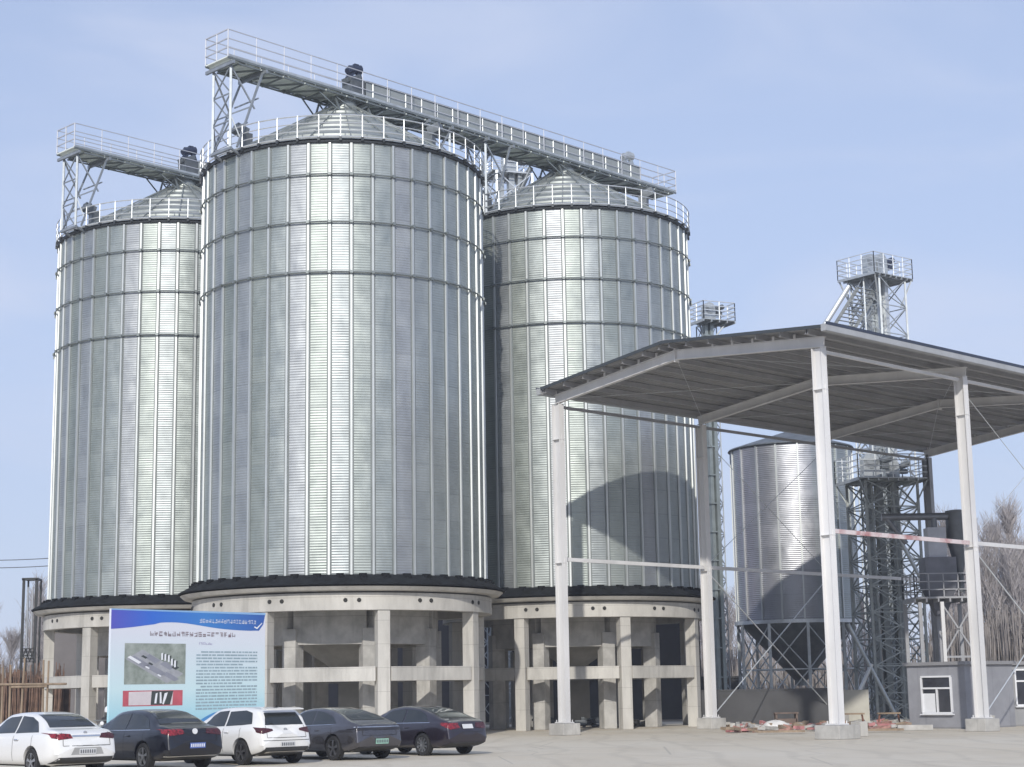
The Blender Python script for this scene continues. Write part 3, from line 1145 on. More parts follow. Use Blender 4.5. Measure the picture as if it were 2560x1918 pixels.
for i in range(4):
    m = MB()
    for s0, s1 in ((-.12, SPAN / 2), (SPAN / 2, SPAN + .28)):
        d = -.40
        p0, p1 = Q(s0, i * BAY, roofz(s0) + d), Q(s1, i * BAY, roofz(s1) + d)
        n_ = (p1 - p0).cross(CDv).normalized()
        if n_.z < 0: n_ = -n_
        ibeam(m, p0, p1, .38, .20, n_)
    m.box(Q(SPAN / 2, i * BAY, roofz(SPAN / 2) - .42), (.05, .24, .52), rz=math.atan2(CG.y, CG.x))
    if i in (0, 3):
        for k_ in range(15):
            s_ = SPAN * k_ / 14
            m.box(Q(s_, i * BAY - .09 * (1 if i == 0 else -1), roofz(s_) - .135), (.10, .03, .15), rz=math.atan2(CG.y, CG.x))
    m.build("rafter", WHITE_ST, can)
# purlins
sl = [-.10] + [(-.0) + SPAN / 2 * k / 6 for k in range(0, 6)] + [SPAN / 2 - .28]
sl = sl + [SPAN - s for s in sl]
for s in sl:
    m = MB()
    a, b = Q(s, -.72, roofz(s) - .115), Q(s, 3 * BAY + .72, roofz(s) - .115)
    m.bar(a, b, .016, .17)
    m.bar(a + Vector((0, 0, .083)) + CG * .03, b + Vector((0, 0, .083)) + CG * .03, .07, .014)
    m.bar(a - Vector((0, 0, .083)) - CG * .03, b - Vector((0, 0, .083)) - CG * .03, .07, .014)
    m.build("purlin", mat("purlin_grey", (.40, .40, .41), .5, .4, .1, 1), can)
# trapezoidal roof sheet (ribs run down the slope)
prof = []
pitch = .25
nrib = int((3 * BAY + 1.5) / pitch)
for k in range(nrib + 1):
    t0_ = -.76 + k * pitch
    prof += [(t0_, 0), (t0_ + .12, 0), (t0_ + .15, .045), (t0_ + .21, .045)]
for s0, s1 in ((-.17, SPAN / 2), (SPAN / 2, SPAN + .78)):
    m = MB()
    vs = []
    for s in (s0, s1):
        for t_, dz in prof:
            vs.append(Q(s, t_, roofz(s) - .012 + dz))
    n_ = len(prof)
    fs = [(j, j + 1, n_ + j + 1, n_ + j) for j in range(n_ - 1)]
    m.add(vs, fs)
    o_ = m.build("roof_sheet", ROOF_UN, can)
    sm = o_.modifiers.new("sheet thickness", 'SOLIDIFY')
    sm.thickness = .012
    sm.offset = 1
# ridge cap, gable trims, gutters
m = MB()
m.bar(Q(SPAN / 2, -.8, roofz(SPAN / 2) + .07), Q(SPAN / 2, 3 * BAY + .8, roofz(SPAN / 2) + .07), .5, .02)
m.build("ridge_cap", GREY_ST, can)
for tt in (-.82, 3 * BAY + .82):
    m = MB()
    for s0, s1 in ((-.19, SPAN / 2), (SPAN / 2, SPAN + .8)):
        m.bar(Q(s0, tt, roofz(s0) + .0), Q(s1, tt, roofz(s1) + .0), .03, .12)
    m.build("gable_trim", mat("trim_slate", (.045, .055, .065), .7, .0, .1, 1), can)
for s in (-.29, SPAN + .93):
    m = MB()
    z_ = roofz(SPAN + .78) - .04
    m.bar(Q(s, -.85, z_ - .14), Q(s, 3 * BAY + .85, z_ - .14), .22, .02)
    sg = 1 if s > 0 else -1
    m.bar(Q(s + sg * .11, -.85, z_), Q(s + sg * .11, 3 * BAY + .85, z_), .02, .28)
    m.bar(Q(s - sg * .11, -.85, z_ - .03), Q(s - sg * .11, 3 * BAY + .85, z_ - .03), .02, .2)
    m.bar(Q(s, -.84, z_ - .02), Q(s, -.86, z_ - .02), .22, .24, up=(0, 0, 1))
    m.build("gutter", mat("gutter_grey", (.40, .41, .42), .5, .2, .1, 1), can)
    m = MB()
    m.bar(Q(s + sg * .125, -.88, z_ + .12), Q(s + sg * .125, 3 * BAY + .88, z_ + .12), .012, .11)
    m.build("roof_edge", mat("roof_edge_navy", (.035, .045, .075), .5, .1, .1, 1), can)
# eave struts, girts, brace rods
for s in (0, SPAN):
    m = MB()
    for i in range(3):
        m.bar(Q(s, i * BAY + .16, roofz(s) - .72), Q(s, (i + 1) * BAY - .16, roofz(s) - .72), .10, .12)
    m.build("eave_strut", WHITE_ST if s else GREY_ST, can)
    for i in range(3):
        m = MB()
        m.bar(Q(s, i * BAY + .15, 7.06), Q(s, (i + 1) * BAY - .15, 7.06), .09, .15)
        m.build("girt", RED_ST if (s > 0 and i == 0) else WHITE_ST, can)
rods = []
for (s, i) in ((0, 1), (SPAN, 1)):
    for z0, z1 in ((.6, 6.8), (7.25, 12.9)):
        rods += [((s, i * BAY + .2, z0), (s, (i + 1) * BAY - .2, z1)), ((s, (i + 1) * BAY - .2, z0), (s, i * BAY + .2, z1))]
for i in range(3):
    for s0, s1 in ((.3, SPAN / 2 - .2), (SPAN / 2 + .2, SPAN - .3)):
        rods.append(((s0, i * BAY + .2, roofz(s0) - .42), (s1, (i + 1) * BAY - .2, roofz(s1) - .42)))
        rods.append(((s1, i * BAY + .2, roofz(s1) - .42), (s0, (i + 1) * BAY - .2, roofz(s0) - .42)))
for a, b in rods:
    m = MB()
    m.tube(Q(*a), Q(*b), .028 if min(a[2], b[2]) < 5 else (.014 if min(a[2], b[2]) < 12.8 else .009), 6)
    m.build("brace_rod", GALV_LT, can)

# ------------------------------------------------------------------ huts and low walls
def window_unit(t, wall, o, ex, w_, h_, z, nrm):
    """white framed window: top light over two sashes; o is its lower left corner"""
    fr = .07
    up = Vector((0, 0, 1))
    o = Vector(o)
    f = MB()
    c = lambda a, b: o + ex * a + up * b + nrm * .03
    for a, b, a2, b2 in ((0, 0, w_, 0), (0, h_, w_, h_), (0, h_ * .68, w_, h_ * .68)):
        f.bar(c(a, b), c(a2, b2), .10, fr)
    for a, b1 in ((0, h_), (w_, h_), (w_ * .52, h_ * .68)):
        f.bar(c(a, 0.035), c(a, b1 - .035), .09, fr, up=ex)
    f.bar(c(-.08, -.06) + nrm * .04, c(w_ + .08, -.06) + nrm * .04, .16, .04)
    fo = f.build("window", PVC, t)
    g_ = MB()
    p = lambda a, b: o + ex * a + up * b + nrm * .008
    g_.add([p(0, 0), p(w_, 0), p(w_, h_), p(0, h_)], [(0, 1, 2, 3)])
    g_.build("pane", mat("window_glass", (.03, .032, .04), .08, 0, .3, 2, spec=.8), fo)
    return fo


hut = thing("site_hut", "small grey-blue flat-roofed hut with one white-framed window, beside the right canopy column", "hut", (17.9, 69.2, 0))
hx = Vector((.63, -.777, 0)).normalized()
hy = Vector((.777, .63, 0)).normalized()
hp = Vector((16.1, 71.4, 0))
HL, HD, HH = 2.85, 3.2, 2.52


def hbox(m, o, ex, ey, a0, a1, b0, b1, z0, z1):
    pts = [o + ex * a + ey * b for a, b in ((a0, b0), (a1, b0), (a1, b1), (a0, b1))]
    m.prism(pts, z0, z1)


m = MB()
hbox(m, hp, hx, hy, 0, HL, 0, HD, 0, HH)
wl = m.build("wall", HUT, hut)
m = MB()
hbox(m, hp, hx, hy, -.12, HL + .12, -.12, HD + .12, HH + .002, HH + .14)
m.build("roof", mat("roof_slab_grey", (.25, .25, .26), .8, 0, .1, 1), hut)
window_unit(hut, wl, hp + hx * .72 + Vector((0, 0, .62)), hx, 1.45, 1.45, 0, -hy)
m = MB()
hbox(m, hp, hx, hy, .74, 1.35, -.016, -.010, .66, 1.40)
m.build("window_blind", PVC, hut)

hut2 = thing("site_office", "grey single-storey building at the right edge with a green-framed window and white downpipe", "building", (22, 73, 0))
ex = Vector((.985, .17, 0)).normalized()
ey = Vector((-.17, .985, 0)).normalized()
op = Vector((18.75, 71.6, 0))
m = MB()
hbox(m, op, ex, ey, 0, 9.5, 0, 4, 0, 2.5)
w2 = m.build("wall", HUT2, hut2)
m = MB()
hbox(m, op, ex, ey, -.1, 9.6, -.15, 4.1, 2.502, 2.64)
m.build("roof", mat("roof_slab_grey", (.25, .25, .26)), hut2)
wn = window_unit(hut2, w2, op + ex * 1.95 + Vector((0, 0, .85)), ex, 1.5, 1.45, 0, -ey)
window_unit(hut2, w2, op + ex * .92 + Vector((0, 0, .9)), ex, .45, 1.35, 0, -ey)
m = MB()
m.tube(op + ex * 1.58 - ey * .1, op + ex * 1.58 - ey * .1 + Vector((0, 0, 2.45)), .055, 10)
m.build("downpipe", PVC, hut2, smooth=40)
m = MB()
hbox(m, op, ex, ey, .88, 1.38, -.36, -.02, .42, .78)
m.build("air_conditioner", STEEL_DK, hut2)
m = MB()
m.bar(op + ex * 5.2 - ey * .03, op + ex * 5.2 - ey * .03 + Vector((0, 0, 2.05)), .9, .06, up=tuple(ex))
m.build("door", GREY_ST, hut2)

m = MB()
a, b = Vector((8.2, 83.6, 0)), Vector((15.4, 82.2, 0))
m.bar(a + Vector((0, 0, .8)), b + Vector((0, 0, .8)), .24, 1.6)
m.bar(a + Vector((0, 0, 1.64)), b + Vector((0, 0, 1.64)), .30, .07)
tag(m.build("boundary_wall", DARKWALL), "low dark grey wall between two canopy columns, under the hopper silo", "wall")
m = MB()
m.box((16.5, 84.5, .78), (1.2, .25, 1.56), rz=-.1)
tag(m.build("wall_stub", mat("pale_render", (.46, .45, .40), .85, 0, .1, 1)), "short pale rendered wall right of the middle canopy column", "wall")
m = MB()
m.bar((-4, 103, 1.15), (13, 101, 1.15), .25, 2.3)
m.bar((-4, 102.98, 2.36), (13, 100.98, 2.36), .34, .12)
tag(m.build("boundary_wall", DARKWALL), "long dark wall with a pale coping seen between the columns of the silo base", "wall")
m = MB()
m.bar((-3.6, 105.5, 3.1), (-29, 108, 3.1), .3, 6.2)
tag(m.build("shed_wall", mat("dull_shed_wall", (.16, .15, .15), .9, 0, .15, .5)), "plain grey-brown shed wall far behind the silo bases on the left", "wall")

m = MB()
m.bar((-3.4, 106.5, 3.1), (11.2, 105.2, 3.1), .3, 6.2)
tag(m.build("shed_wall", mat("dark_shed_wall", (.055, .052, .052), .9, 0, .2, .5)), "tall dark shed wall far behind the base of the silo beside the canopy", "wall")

# dust filter and bin on a platform, behind the hut
def filter_plant():
    Y = 80
    c = at(2345, 1497, Y)
    z = c.z
    t = thing("dust_filter", "dust filter and bin on a railed steel platform above the hut", "dust filter", (c.x, c.y, 0))
    wx, wy = 2.7, 2.4
    m = MB()
    m.box(c, (wx, wy, .08))
    for i in range(6):
        m.bar(c + Vector((-wx / 2 + i * wx / 5, -wy / 2, -.12)), c + Vector((-wx / 2 + i * wx / 5, wy / 2, -.12)), .07, .16)
    m.build("platform_deck", GREY_ST, t)
    m = MB()
    railing(m, [c + Vector((sx * wx / 2, sy * wy / 2, 0)) for sx, sy in ((-1, -1), (1, -1), (1, 1), (-1, 1))], z, 1.1, 3, .024, .7, closed=True)
    m.build("railing", GREY_ST, t)
    for sx, sy in ((-.85, -1), (-.1, -1), (.95, -1), (-.95, 1), (.2, 1), (.95, 1)):
        m = MB()
        p = c + Vector((sx * wx / 2, sy * wy / 2, -.2))
        m.bar(p, (p.x, p.y, 0), .16)
        m.build("leg", WHITE_ST if sx == -.1 else GREY_ST, t)
    m = MB()
    for x0, x1 in ((-.1, .95), (.95, -.1)):
        m.bar((c.x + x0 * wx / 2, c.y - wy / 2, z - .3), (c.x + x1 * wx / 2, c.y - wy / 2, z - 2.6), .07)
    m.bar((c.x - .1 * wx / 2, c.y - wy / 2, z - 2.7), (c.x + .95 * wx / 2, c.y - wy / 2, z - 2.7), .09)
    m.build("leg_bracing", GREY_ST, t)
    m = MB()
    m.box(c + Vector((.1, .1, 1.15)), (1.45, 1.3, 1.5))
    m.lathe([(.9, z + .42), (.3, z - .8)], 4, (c.x + .1, c.y + .1), a0=PI / 4)
    m.build("bin", mat("bin_slate", (.17, .175, .20), .55, .3, .15, 1.5), t)
    m = MB()
    m.box(c + Vector((.05, .1, 2.5)), (.85, .85, 1.6))
    m.build("filter_housing", mat("housing_pale", (.45, .46, .50), .5, .3, .1, 1.5), t)
    m = MB()
    cc = c + Vector((1.15, .2, 0))
    m.lathe([(.25, z + 4.15), (.52, z + 4.1), (.52, z + 2.7), (.16, z + 1.2), (.16, z + .3)], 24, (cc.x, cc.y))
    m.build("cyclone", mat("cyclone_dark", (.14, .15, .16), .45, .5, .15, 2), t, smooth=40)
    m = MB()
    m.tube(c + Vector((-2.4, .1, 3.85)), c + Vector((.9, .1, 3.85)), .17, 12)
    m.tube(c + Vector((.05, .1, 3.3)), c + Vector((.05, .1, 3.85)), .14, 12)
    m.tube(c + Vector((-2.2, .1, 3.85)), c + Vector((-1.3, .1, 2.6)), .12, 12)
    m.build("duct", mat("duct_grey", (.20, .21, .23), .45, .5, .15, 2), t, smooth=40)


filter_plant()


# ------------------------------------------------------------------ cars
def smooth_fn(keys, sig=.10, lo=-1, hi=7):
    xs = np.linspace(lo, hi, 1601)
    ys = np.interp(xs, [k[0] for k in keys], [k[1] for k in keys])
    dx = xs[1] - xs[0]
    kx = np.arange(-int(3 * sig / dx), int(3 * sig / dx) + 1) * dx
    kr = np.exp(-kx ** 2 / (2 * sig * sig))
    kr /= kr.sum()
    pad = len(kx) // 2
    ys2 = np.convolve(np.pad(ys, pad, mode='edge'), kr, mode='valid')
    return lambda x: float(np.interp(x, xs, ys2))


def scan_poly(poly, rows=14, cols=18):
    """regular grid filling a convex polygon given in (a, b)"""
    b0, b1 = min(p[1] for p in poly), max(p[1] for p in poly)
    out = []
    n = len(poly)
    for r in range(rows + 1):
        b = b0 + (b1 - b0) * (r + (.02 if r == 0 else 0) - (.02 if r == rows else 0)) / rows
        xs = []
        for i in range(n):
            (x0, y0), (x1, y1) = poly[i], poly[(i + 1) % n]
            if (y0 - b) * (y1 - b) <= 0 and y0 != y1:
                xs.append(x0 + (x1 - x0) * (b - y0) / (y1 - y0))
        if not xs: continue
        lo, hi = min(xs), max(xs)
        out.append([(lo + (hi - lo) * c / cols, b) for c in range(cols + 1)])
    return out


def make_car(name, label, wheel_l, head, spec, group="cars parked in a row"):
    """x runs from the tail (0) to the nose (L), +y is the car's left side"""
    L, W = spec['L'], spec['W']
    ro, wb_, wr = spec['ro'], spec['wb'], spec['wr']
    paint = spec['paint']
    hd = R_(head)
    hv = Vector((-math.sin(hd), math.cos(hd), 0))
    lf = Vector((-math.cos(hd), -math.sin(hd), 0))
    trk = W * .5 - .10
    rear_mid = Vector(wheel_l) - lf * trk - hv * ro
    t = thing(name, label, "car", (rear_mid.x, rear_mid.y, 0), group, rz=math.atan2(hv.y, hv.x))
    zt = smooth_fn(spec['top'], spec.get('sig', .10))
    belt = smooth_fn(spec['belt'], .15)
    zb = smooth_fn([(0, .36), (.12, .30), (.5, .22), (L - .6, .20), (L - .1, .22), (L, .30)], .06)
    hw = smooth_fn([(-.02, W * .405), (.05, W * .43), (.30, W * .475), (.8, W * .497), (1.2, W * .5), (L - 1.2, W * .5), (L - .6, W * .475), (L - .2, W * .42), (L, W * .36)], .07)
    rw = spec.get('roofw', .335) * W

    def section(x, q=1.0):
        b, tp, h = belt(x), zt(x), hw(x)
        b = min(b, tp - .015)
        g_ = max(0., min(1., (tp - b) / .42))
        hr = h * .90 * (1 - g_) + rw * g_
        bt = zb(x)
        P = [(0, bt), (h * .72, bt), (h * .93, bt + .05), (h * .985, bt + .17), (h, .50), (h * .998, b - .24), (h * .985, b - .10), (h * .955, b - .02), (h * .925, b + .012 * g_)]
        for k in (.33, .66, .9):
            P.append((h * .925 + (hr - h * .925) * k ** .9, b + (tp - .055 * g_ - b) * k))
        P += [(hr * .93, tp - .028 * g_ - .004), (hr * .72, tp - .010), (hr * .36, tp - .001), (0, tp)]
        return P
    xs = sorted(set([.0, .02, .05, .10, .16] + list(np.linspace(.22, L - .25, 52)) + [L - .18, L - .1, L - .04, L]))
    V, Fc = [], []
    rings = []
    prot = spec.get('rear_lean', .12)

    def shear(x, z):
        k = max(0., 1 - x / .9)
        d = 0.0
        if z > .62: d += prot * ((z - .62) / .42) ** 1.2
        d += .030 * math.exp(-((z - .70) / .06) ** 2) - .012 * math.exp(-((z - .60) / .05) ** 2)
        if z < .36: d += .10 * (.36 - z) / .16
        kf = max(0., 1 - (L - x) / .9)
        df = 0.0
        if z > .5: df += .16 * ((z - .5) / .35)
        return x + d * k - df * kf
    for x in xs:
        P = section(x)
        pts = [(y, z) for y, z in P] + [(-y, z) for y, z in P[-2:0:-1]]
        rings.append([(shear(x, z), y, z) for y, z in pts])
    # close tail and nose
    def cap(base, sgn):
        c = (base[0][0], 0, sum(p[2] for p in base) / len(base))
        out = []
        for k, off in ((.97, .012), (.9, .026), (.72, .042), (.45, .05), (.2, .052)):
            out.append([(p[0] + sgn * off, p[1] * k, c[2] + (p[2] - c[2]) * k) for p in base])
        return out
    allr = cap(rings[0], -1)[::-1] + rings + cap(rings[-1], 1)
    n = len(allr[0])
    for r in allr: V += r
    for j in range(len(allr) - 1):
        for i in range(n):
            Fc.append((j * n + i, (j + 1) * n + i, (j + 1) * n + (i + 1) % n, j * n + (i + 1) % n))
    Fc.append(tuple(range(n)))
    Fc.append(tuple(range((len(allr) - 1) * n, len(allr) * n))[::-1])
    bvh = BVHTree.FromPolygons([Vector(v) for v in V], Fc)
    # body with real wheel arches
    me = bpy.data.meshes.new("body")
    me.from_pydata(V, [], Fc)
    bm = bmesh.new()
    bm.from_mesh(me)
    bmesh.ops.recalc_face_normals(bm, faces=bm.faces)
    bm.to_mesh(me)
    bm.free()
    me.materials.append(paint)
    me.materials.append(BLACK)
    tmp = bpy.data.objects.new("tmp", me)
    COL.objects.link(tmp)
    cut = MB()
    for xw in (ro, ro + wb_):
        for s in (-1, 1):
            cut.tube((xw, s * (W * .5 - .33), wr), (xw, s * (W * .5 + .2), wr), wr + .065, 28)
    co = cut.build("cut", BLACK, None)
    md = tmp.modifiers.new("b", 'BOOLEAN')
    md.operation = 'DIFFERENCE'
    md.solver = 'EXACT'
    md.object = co
    bpy.context.view_layer.update()
    dg = bpy.context.evaluated_depsgraph_get()
    me2 = bpy.data.meshes.new_from_object(tmp.evaluated_get(dg))
    bpy.data.objects.remove(tmp)
    bpy.data.objects.remove(co)
    me2.materials.clear()
    me2.materials.append(paint)
    me2.materials.append(BLACK)
    mi = []
    for p in me2.polygons:
        c = p.center
        near = min(math.hypot(c.x - xw, c.z - wr) for xw in (ro, ro + wb_))
        inside = (near < wr + .062 and abs(c.y) < W * .5 - .01 and p.material_index >= 0 and (abs(p.normal.x) + abs(p.normal.z) > .98 or near < wr * .9) and c.z < wr * 2 + .05)
        mi.append(1 if (inside or c.z < spec.get('sill', .26)) else 0)
    me2.polygons.foreach_set("material_index", mi)
    me2.polygons.foreach_set("use_smooth", [True] * len(me2.polygons))
    me2.set_sharp_from_angle(angle=R_(55))
    me2.name = "body"
    body = bpy.data.objects.new("body", me2)
    COL.objects.link(body)
    body.parent = t

    def cast(poly, mode, off=.006, rows=12, cols=16, thick=0.0):
        m = MB()
        g_ = []
        for row in scan_poly(poly, rows, cols):
            rr = []
            for a, b in row:
                if mode == 'rear': o, d = Vector((-2, a, b)), Vector((1, 0, 0))
                elif mode == 'left': o, d = Vector((a, 3, b)), Vector((0, -1, 0))
                elif mode == 'right': o, d = Vector((a, -3, b)), Vector((0, 1, 0))
                elif mode == 'top': o, d = Vector((a, b, 3)), Vector((0, 0, -1))
                elif mode == 'front': o, d = Vector((L + 2, a, b)), Vector((-1, 0, 0))
                h, nn, _, _ = bvh.ray_cast(o, d)
                if h is None: rr.append(None); continue
                if nn.dot(d) > 0: nn = -nn
                rr.append(h + nn * off)
            g_.append(rr)
        vs, fs, idx = [], [], {}
        for i, r in enumerate(g_):
            for j, p in enumerate(r):
                if p is not None:
                    idx[(i, j)] = len(vs)
                    vs.append(p)
        for i in range(len(g_) - 1):
            for j in range(len(g_[0]) - 1):
                q = [(i, j), (i, j + 1), (i + 1, j + 1), (i + 1, j)]
                if all(k in idx for k in q): fs.append(tuple(idx[k] for k in q))
        m.add(vs, fs)
        return m

    def patch(nm, poly, mode, mt, off=.006, rows=12, cols=16, parent=t, solid=0.0, label=None):
        m = cast(poly, mode, off, rows, cols)
        o = m.build(nm, mt, parent, local=True, label=label, smooth=60)
        if solid:
            s_ = o.modifiers.new("solid", 'SOLIDIFY')
            s_.thickness = solid
            s_.offset = 0
        return o
    for side in ('left', 'right'):
        for poly in spec['side']:
            patch("side_window", poly, side, GLASS, .006, 14, 22)
        if spec.get('chrome_side'):
            for poly in spec['chrome_side']:
                patch("window_trim", poly, side, CHROME, .009, 3, 30)
        for x0 in spec['seams']:
            patch("door_seam", [(x0, .34), (x0 + .014, .34), (x0 + .014, belt(x0) - .01), (x0, belt(x0) - .01)], side, BLACK, .003, 20, 1)
        for x0 in spec['handles']:
            z_ = belt(x0) - .13
            patch("door_handle", [(x0, z_), (x0 + .2, z_), (x0 + .2, z_ + .03), (x0, z_ + .03)], side, paint if spec.get('handle_body', True) else CHROME, .018, 2, 5, solid=.02)
    patch("rear_window", spec['rearwin'], 'rear', GLASS, .006, 20, 24)
    wsx0, wsx1, wz = spec['shield']
    patch("windshield", [(-.60, wz[0]), (.60, wz[0]), (.50, wz[1]), (-.50, wz[1])], 'front', GLASS, .006, 20, 16)
    for k, poly in enumerate(spec['lamps']):
        for s in (1, -1):
            pl = [(y * s, z) for y, z in poly]
            patch("tail_lamp", pl, 'rear', spec['lampmat'][0 if s > 0 else 1], .010, 10, 22)
        # wrap of the lamp on the flank
        if k == 0 and spec.get('lampside'):
            for sd_ in ('left', 'right'):
                patch("tail_lamp", spec['lampside'], sd_, spec['lampmat'][0], .010, 6, 12)
    for nm, poly, mt, off in spec['rear_bits']:
        patch(nm, poly, 'rear', mt, off, 8, 24)
    for sgn in (-1, 1):
        patch("boot_seam", [(sgn * .60, .70), (sgn * .612, .70), (sgn * .60, 1.0), (sgn * .588, 1.0)], 'rear', BLACK, .007, 16, 1)
    patch("boot_seam", [(-.60, .694), (.60, .694), (.60, .706), (-.60, .706)], 'rear', BLACK, .007, 1, 24)
    py, pz, pw, ph_ = spec['plate']
    po = patch("license_plate", [(py - pw / 2, pz - ph_ / 2), (py + pw / 2, pz - ph_ / 2), (py + pw / 2, pz + ph_ / 2), (py - pw / 2, pz + ph_ / 2)], 'rear', spec['platemat'], .02, 1, 1)
    # small raised strokes of the plate characters, too small to read in the photo
    m = MB()
    h0 = bvh.ray_cast(Vector((-2, py, pz)), Vector((1, 0, 0)))[0]
    for k in range(7):
        y = py - pw * .40 + pw * .80 * k / 6
        m.box((h0.x - .026, y, pz), (.006, pw * .065, ph_ * .55))
    m.build("plate_characters", spec['platechar'], po, local=True)
    if spec.get('emblem'):
        y, z, r, mt = spec['emblem']
        h0 = bvh.ray_cast(Vector((-2, y, z)), Vector((1, 0, 0)))
        m = MB()
        m.tube(h0[0] + h0[1] * -.0 + Vector((-.022, 0, 0)), h0[0] + Vector((.01, 0, 0)), r, 20)
        m.build("emblem", mt, t, local=True)
    # mirrors
    for s in (1, -1):
        m = MB()
        xm = spec['mirror']
        zm = belt(xm) + .07
        m.box((xm, s * (W * .5 + .10), zm), (.12, .20, .13))
        m.bar((xm, s * (W * .5 - .06), zm - .05), (xm, s * (W * .5 + .05), zm - .02), .05)
        m.build("door_mirror", paint, t, local=True, bevel=.02)
    if spec.get('fin'):
        m = MB()
        xf = spec['fin']
        z0 = zt(xf)
        m.add([(xf - .1, -.02, z0 - .01), (xf - .1, .02, z0 - .01), (xf + .12, .012, z0 - .01), (xf + .12, -.012, z0 - .01), (xf - .09, -.008, z0 + .06), (xf - .09, .008, z0 + .06)],
              [(0, 1, 2, 3), (0, 4, 5, 1), (4, 0, 3), (5, 2, 1), (4, 3, 2, 5)])
        m.build("antenna", BLACK, t, local=True)
    if spec.get('spoiler'):
        m = MB()
        x0, z0, yw = spec['spoiler']
        m.box((x0, 0, z0), (.26, yw * 2, .035), rot=Matrix.Rotation(R_(-6), 3, 'Y'))
        m.build("spoiler", paint, t, local=True, bevel=.012)
    # wheels
    t.scale = (spec.get('k', 1),) * 3
    w0 = None
    for xw in (ro, ro + wb_):
        for s in (1, -1):
            yc = s * (W * .5 - .115)
            if w0 is None:
                m = MB()
                pf = [(wr - .11, -.10), (wr - .03, -.108), (wr - .004, -.09), (wr, -.05), (wr, .05), (wr - .004, .09), (wr - .03, .108), (wr - .11, .10)]
                nn = 40
                vs = [(r * math.cos(2 * PI * i / nn), y, r * math.sin(2 * PI * i / nn)) for r, y in pf for i in range(nn)]
                fs = [(j * nn + i, j * nn + (i + 1) % nn, ((j + 1) % len(pf)) * nn + (i + 1) % nn, ((j + 1) % len(pf)) * nn + i) for j in range(len(pf)) for i in range(nn)]
                m.add(vs, fs)
                w0 = m.build("wheel", BLACK, t, local=True, smooth=40)
                m = MB()
                rr = wr - .105
                m.mi = 0
                # barrel, dish and spokes
                pf = [(rr + .012, .075), (rr + .012, .10), (rr - .012, .10), (rr - .02, .03)]
                vs = [(r * math.cos(2 * PI * i / nn), y, r * math.sin(2 * PI * i / nn)) for r, y in pf for i in range(nn)]
                fs = [(j * nn + i, j * nn + (i + 1) % nn, (j + 1) * nn + (i + 1) % nn, (j + 1) * nn + i) for j in range(len(pf) - 1) for i in range(nn)]
                m.add(vs, fs)
                ns = spec.get('spokes', 5)
                for k in range(ns):
                    a = 2 * PI * k / ns + .3
                    for da in ((-.09, .09) if spec.get('twin', True) else (0,)):
                        m.bar((.05 * math.cos(a), .088, .05 * math.sin(a)), ((rr) * math.cos(a + da), .082, (rr) * math.sin(a + da)), spec.get('spokew', .035), .03, up=(0, 1, 0))
                m.tube((0, .06, 0), (0, .10, 0), .06, 14)
                m.mi = 1
                m.tube((0, .0, 0), (0, .02, 0), rr, 28)
                m.build("rim", [spec['rim'], BLACK], w0, local=True)
                w0.location = (xw, yc, wr)
            else:
                c = inst(w0, t, 0 if s > 0 else PI, (xw, yc, wr))
    return t


PLATE_W = mat("plate_white", (.62, .63, .64), .5, 0, .03, 3)
PLATE_B = mat("plate_blue", (.09, .15, .42), .45, 0, .05, 3)
PLATE_G = mat("plate_green", (.30, .52, .42), .45, 0, .12, 5)
P_CH_W = mat("plate_char_white", (.75, .76, .78), .5, 0, .03, 3)
P_CH_D = mat("plate_char_dark", (.12, .13, .15), .5, 0, .03, 3)
BUMP = mat("bumper_black_plastic", (.035, .035, .036), .6, 0, .1, 4)

sedan_top = [(-.1, .90), (0, 1.0), (.10, 1.06), (.42, 1.085), (.62, 1.10), (1.02, 1.30), (1.38, 1.425), (1.75, 1.47), (2.2, 1.485), (2.7, 1.46), (3.0, 1.39), (3.45, 1.14), (3.68, 1.02), (4.2, .93), (4.6, .80), (4.8, .62)]
base_belt = [(0, .98), (.6, .97), (1.5, .955), (2.5, .935), (3.6, .91), (4.8, .80)]
common = dict(sig=.09, spokes=5, twin=True, handles=(1.72, 2.72), seams=(1.05, 2.02, 3.12), mirror=3.12,
              shield=(2.9, 3.7, (1.06, 1.40)))


def spec(**k):
    d = dict(common)
    d.update(k)
    return d


# side window polygons: (x, z) counted from the tail
SW = [[(.86, 1.01), (2.02, .985), (2.02, 1.39), (1.55, 1.37), (1.18, 1.25)],
      [(2.09, .985), (3.14, .965), (3.34, .985), (2.92, 1.29), (2.62, 1.365), (2.09, 1.39)]]
CS = [[(.80, .975), (3.3, .945), (3.3, .962), (.80, .995)]]

make_car("parked_car", "white sedan at the bottom left corner with tinted windows", (-11.45, 41.2, 0), 42, spec(
    L=4.72, W=1.80, ro=1.06, wb=2.68, wr=.325, paint=P_WHITE, top=sedan_top, belt=base_belt, side=SW,
    rearwin=[(-.60, 1.12), (.60, 1.12), (.50, 1.42), (-.50, 1.42)],
    lamps=[[(.34, .87), (.70, .84), (.80, .90), (.80, 1.00), (.40, .97)]], lampmat=(TAIL_RED, TAIL_DK), lampside=[(.05, .86), (.22, .88), (.30, .97), (.10, .99)],
    rear_bits=[("chrome_strip", [(-.36, .905), (.36, .905), (.36, .94), (-.36, .94)], CHROME, .012),
               ("lower_bumper", [(-.80, .30), (.80, .30), (.70, .44), (-.70, .44)], BUMP, .010),
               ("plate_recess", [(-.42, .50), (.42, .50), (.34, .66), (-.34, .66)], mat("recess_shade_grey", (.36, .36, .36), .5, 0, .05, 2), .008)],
    plate=(0, .57, .44, .14), platemat=PLATE_W, platechar=P_CH_D, emblem=(0, .99, .045, CHROME), rim=RIM, handle_body=False))

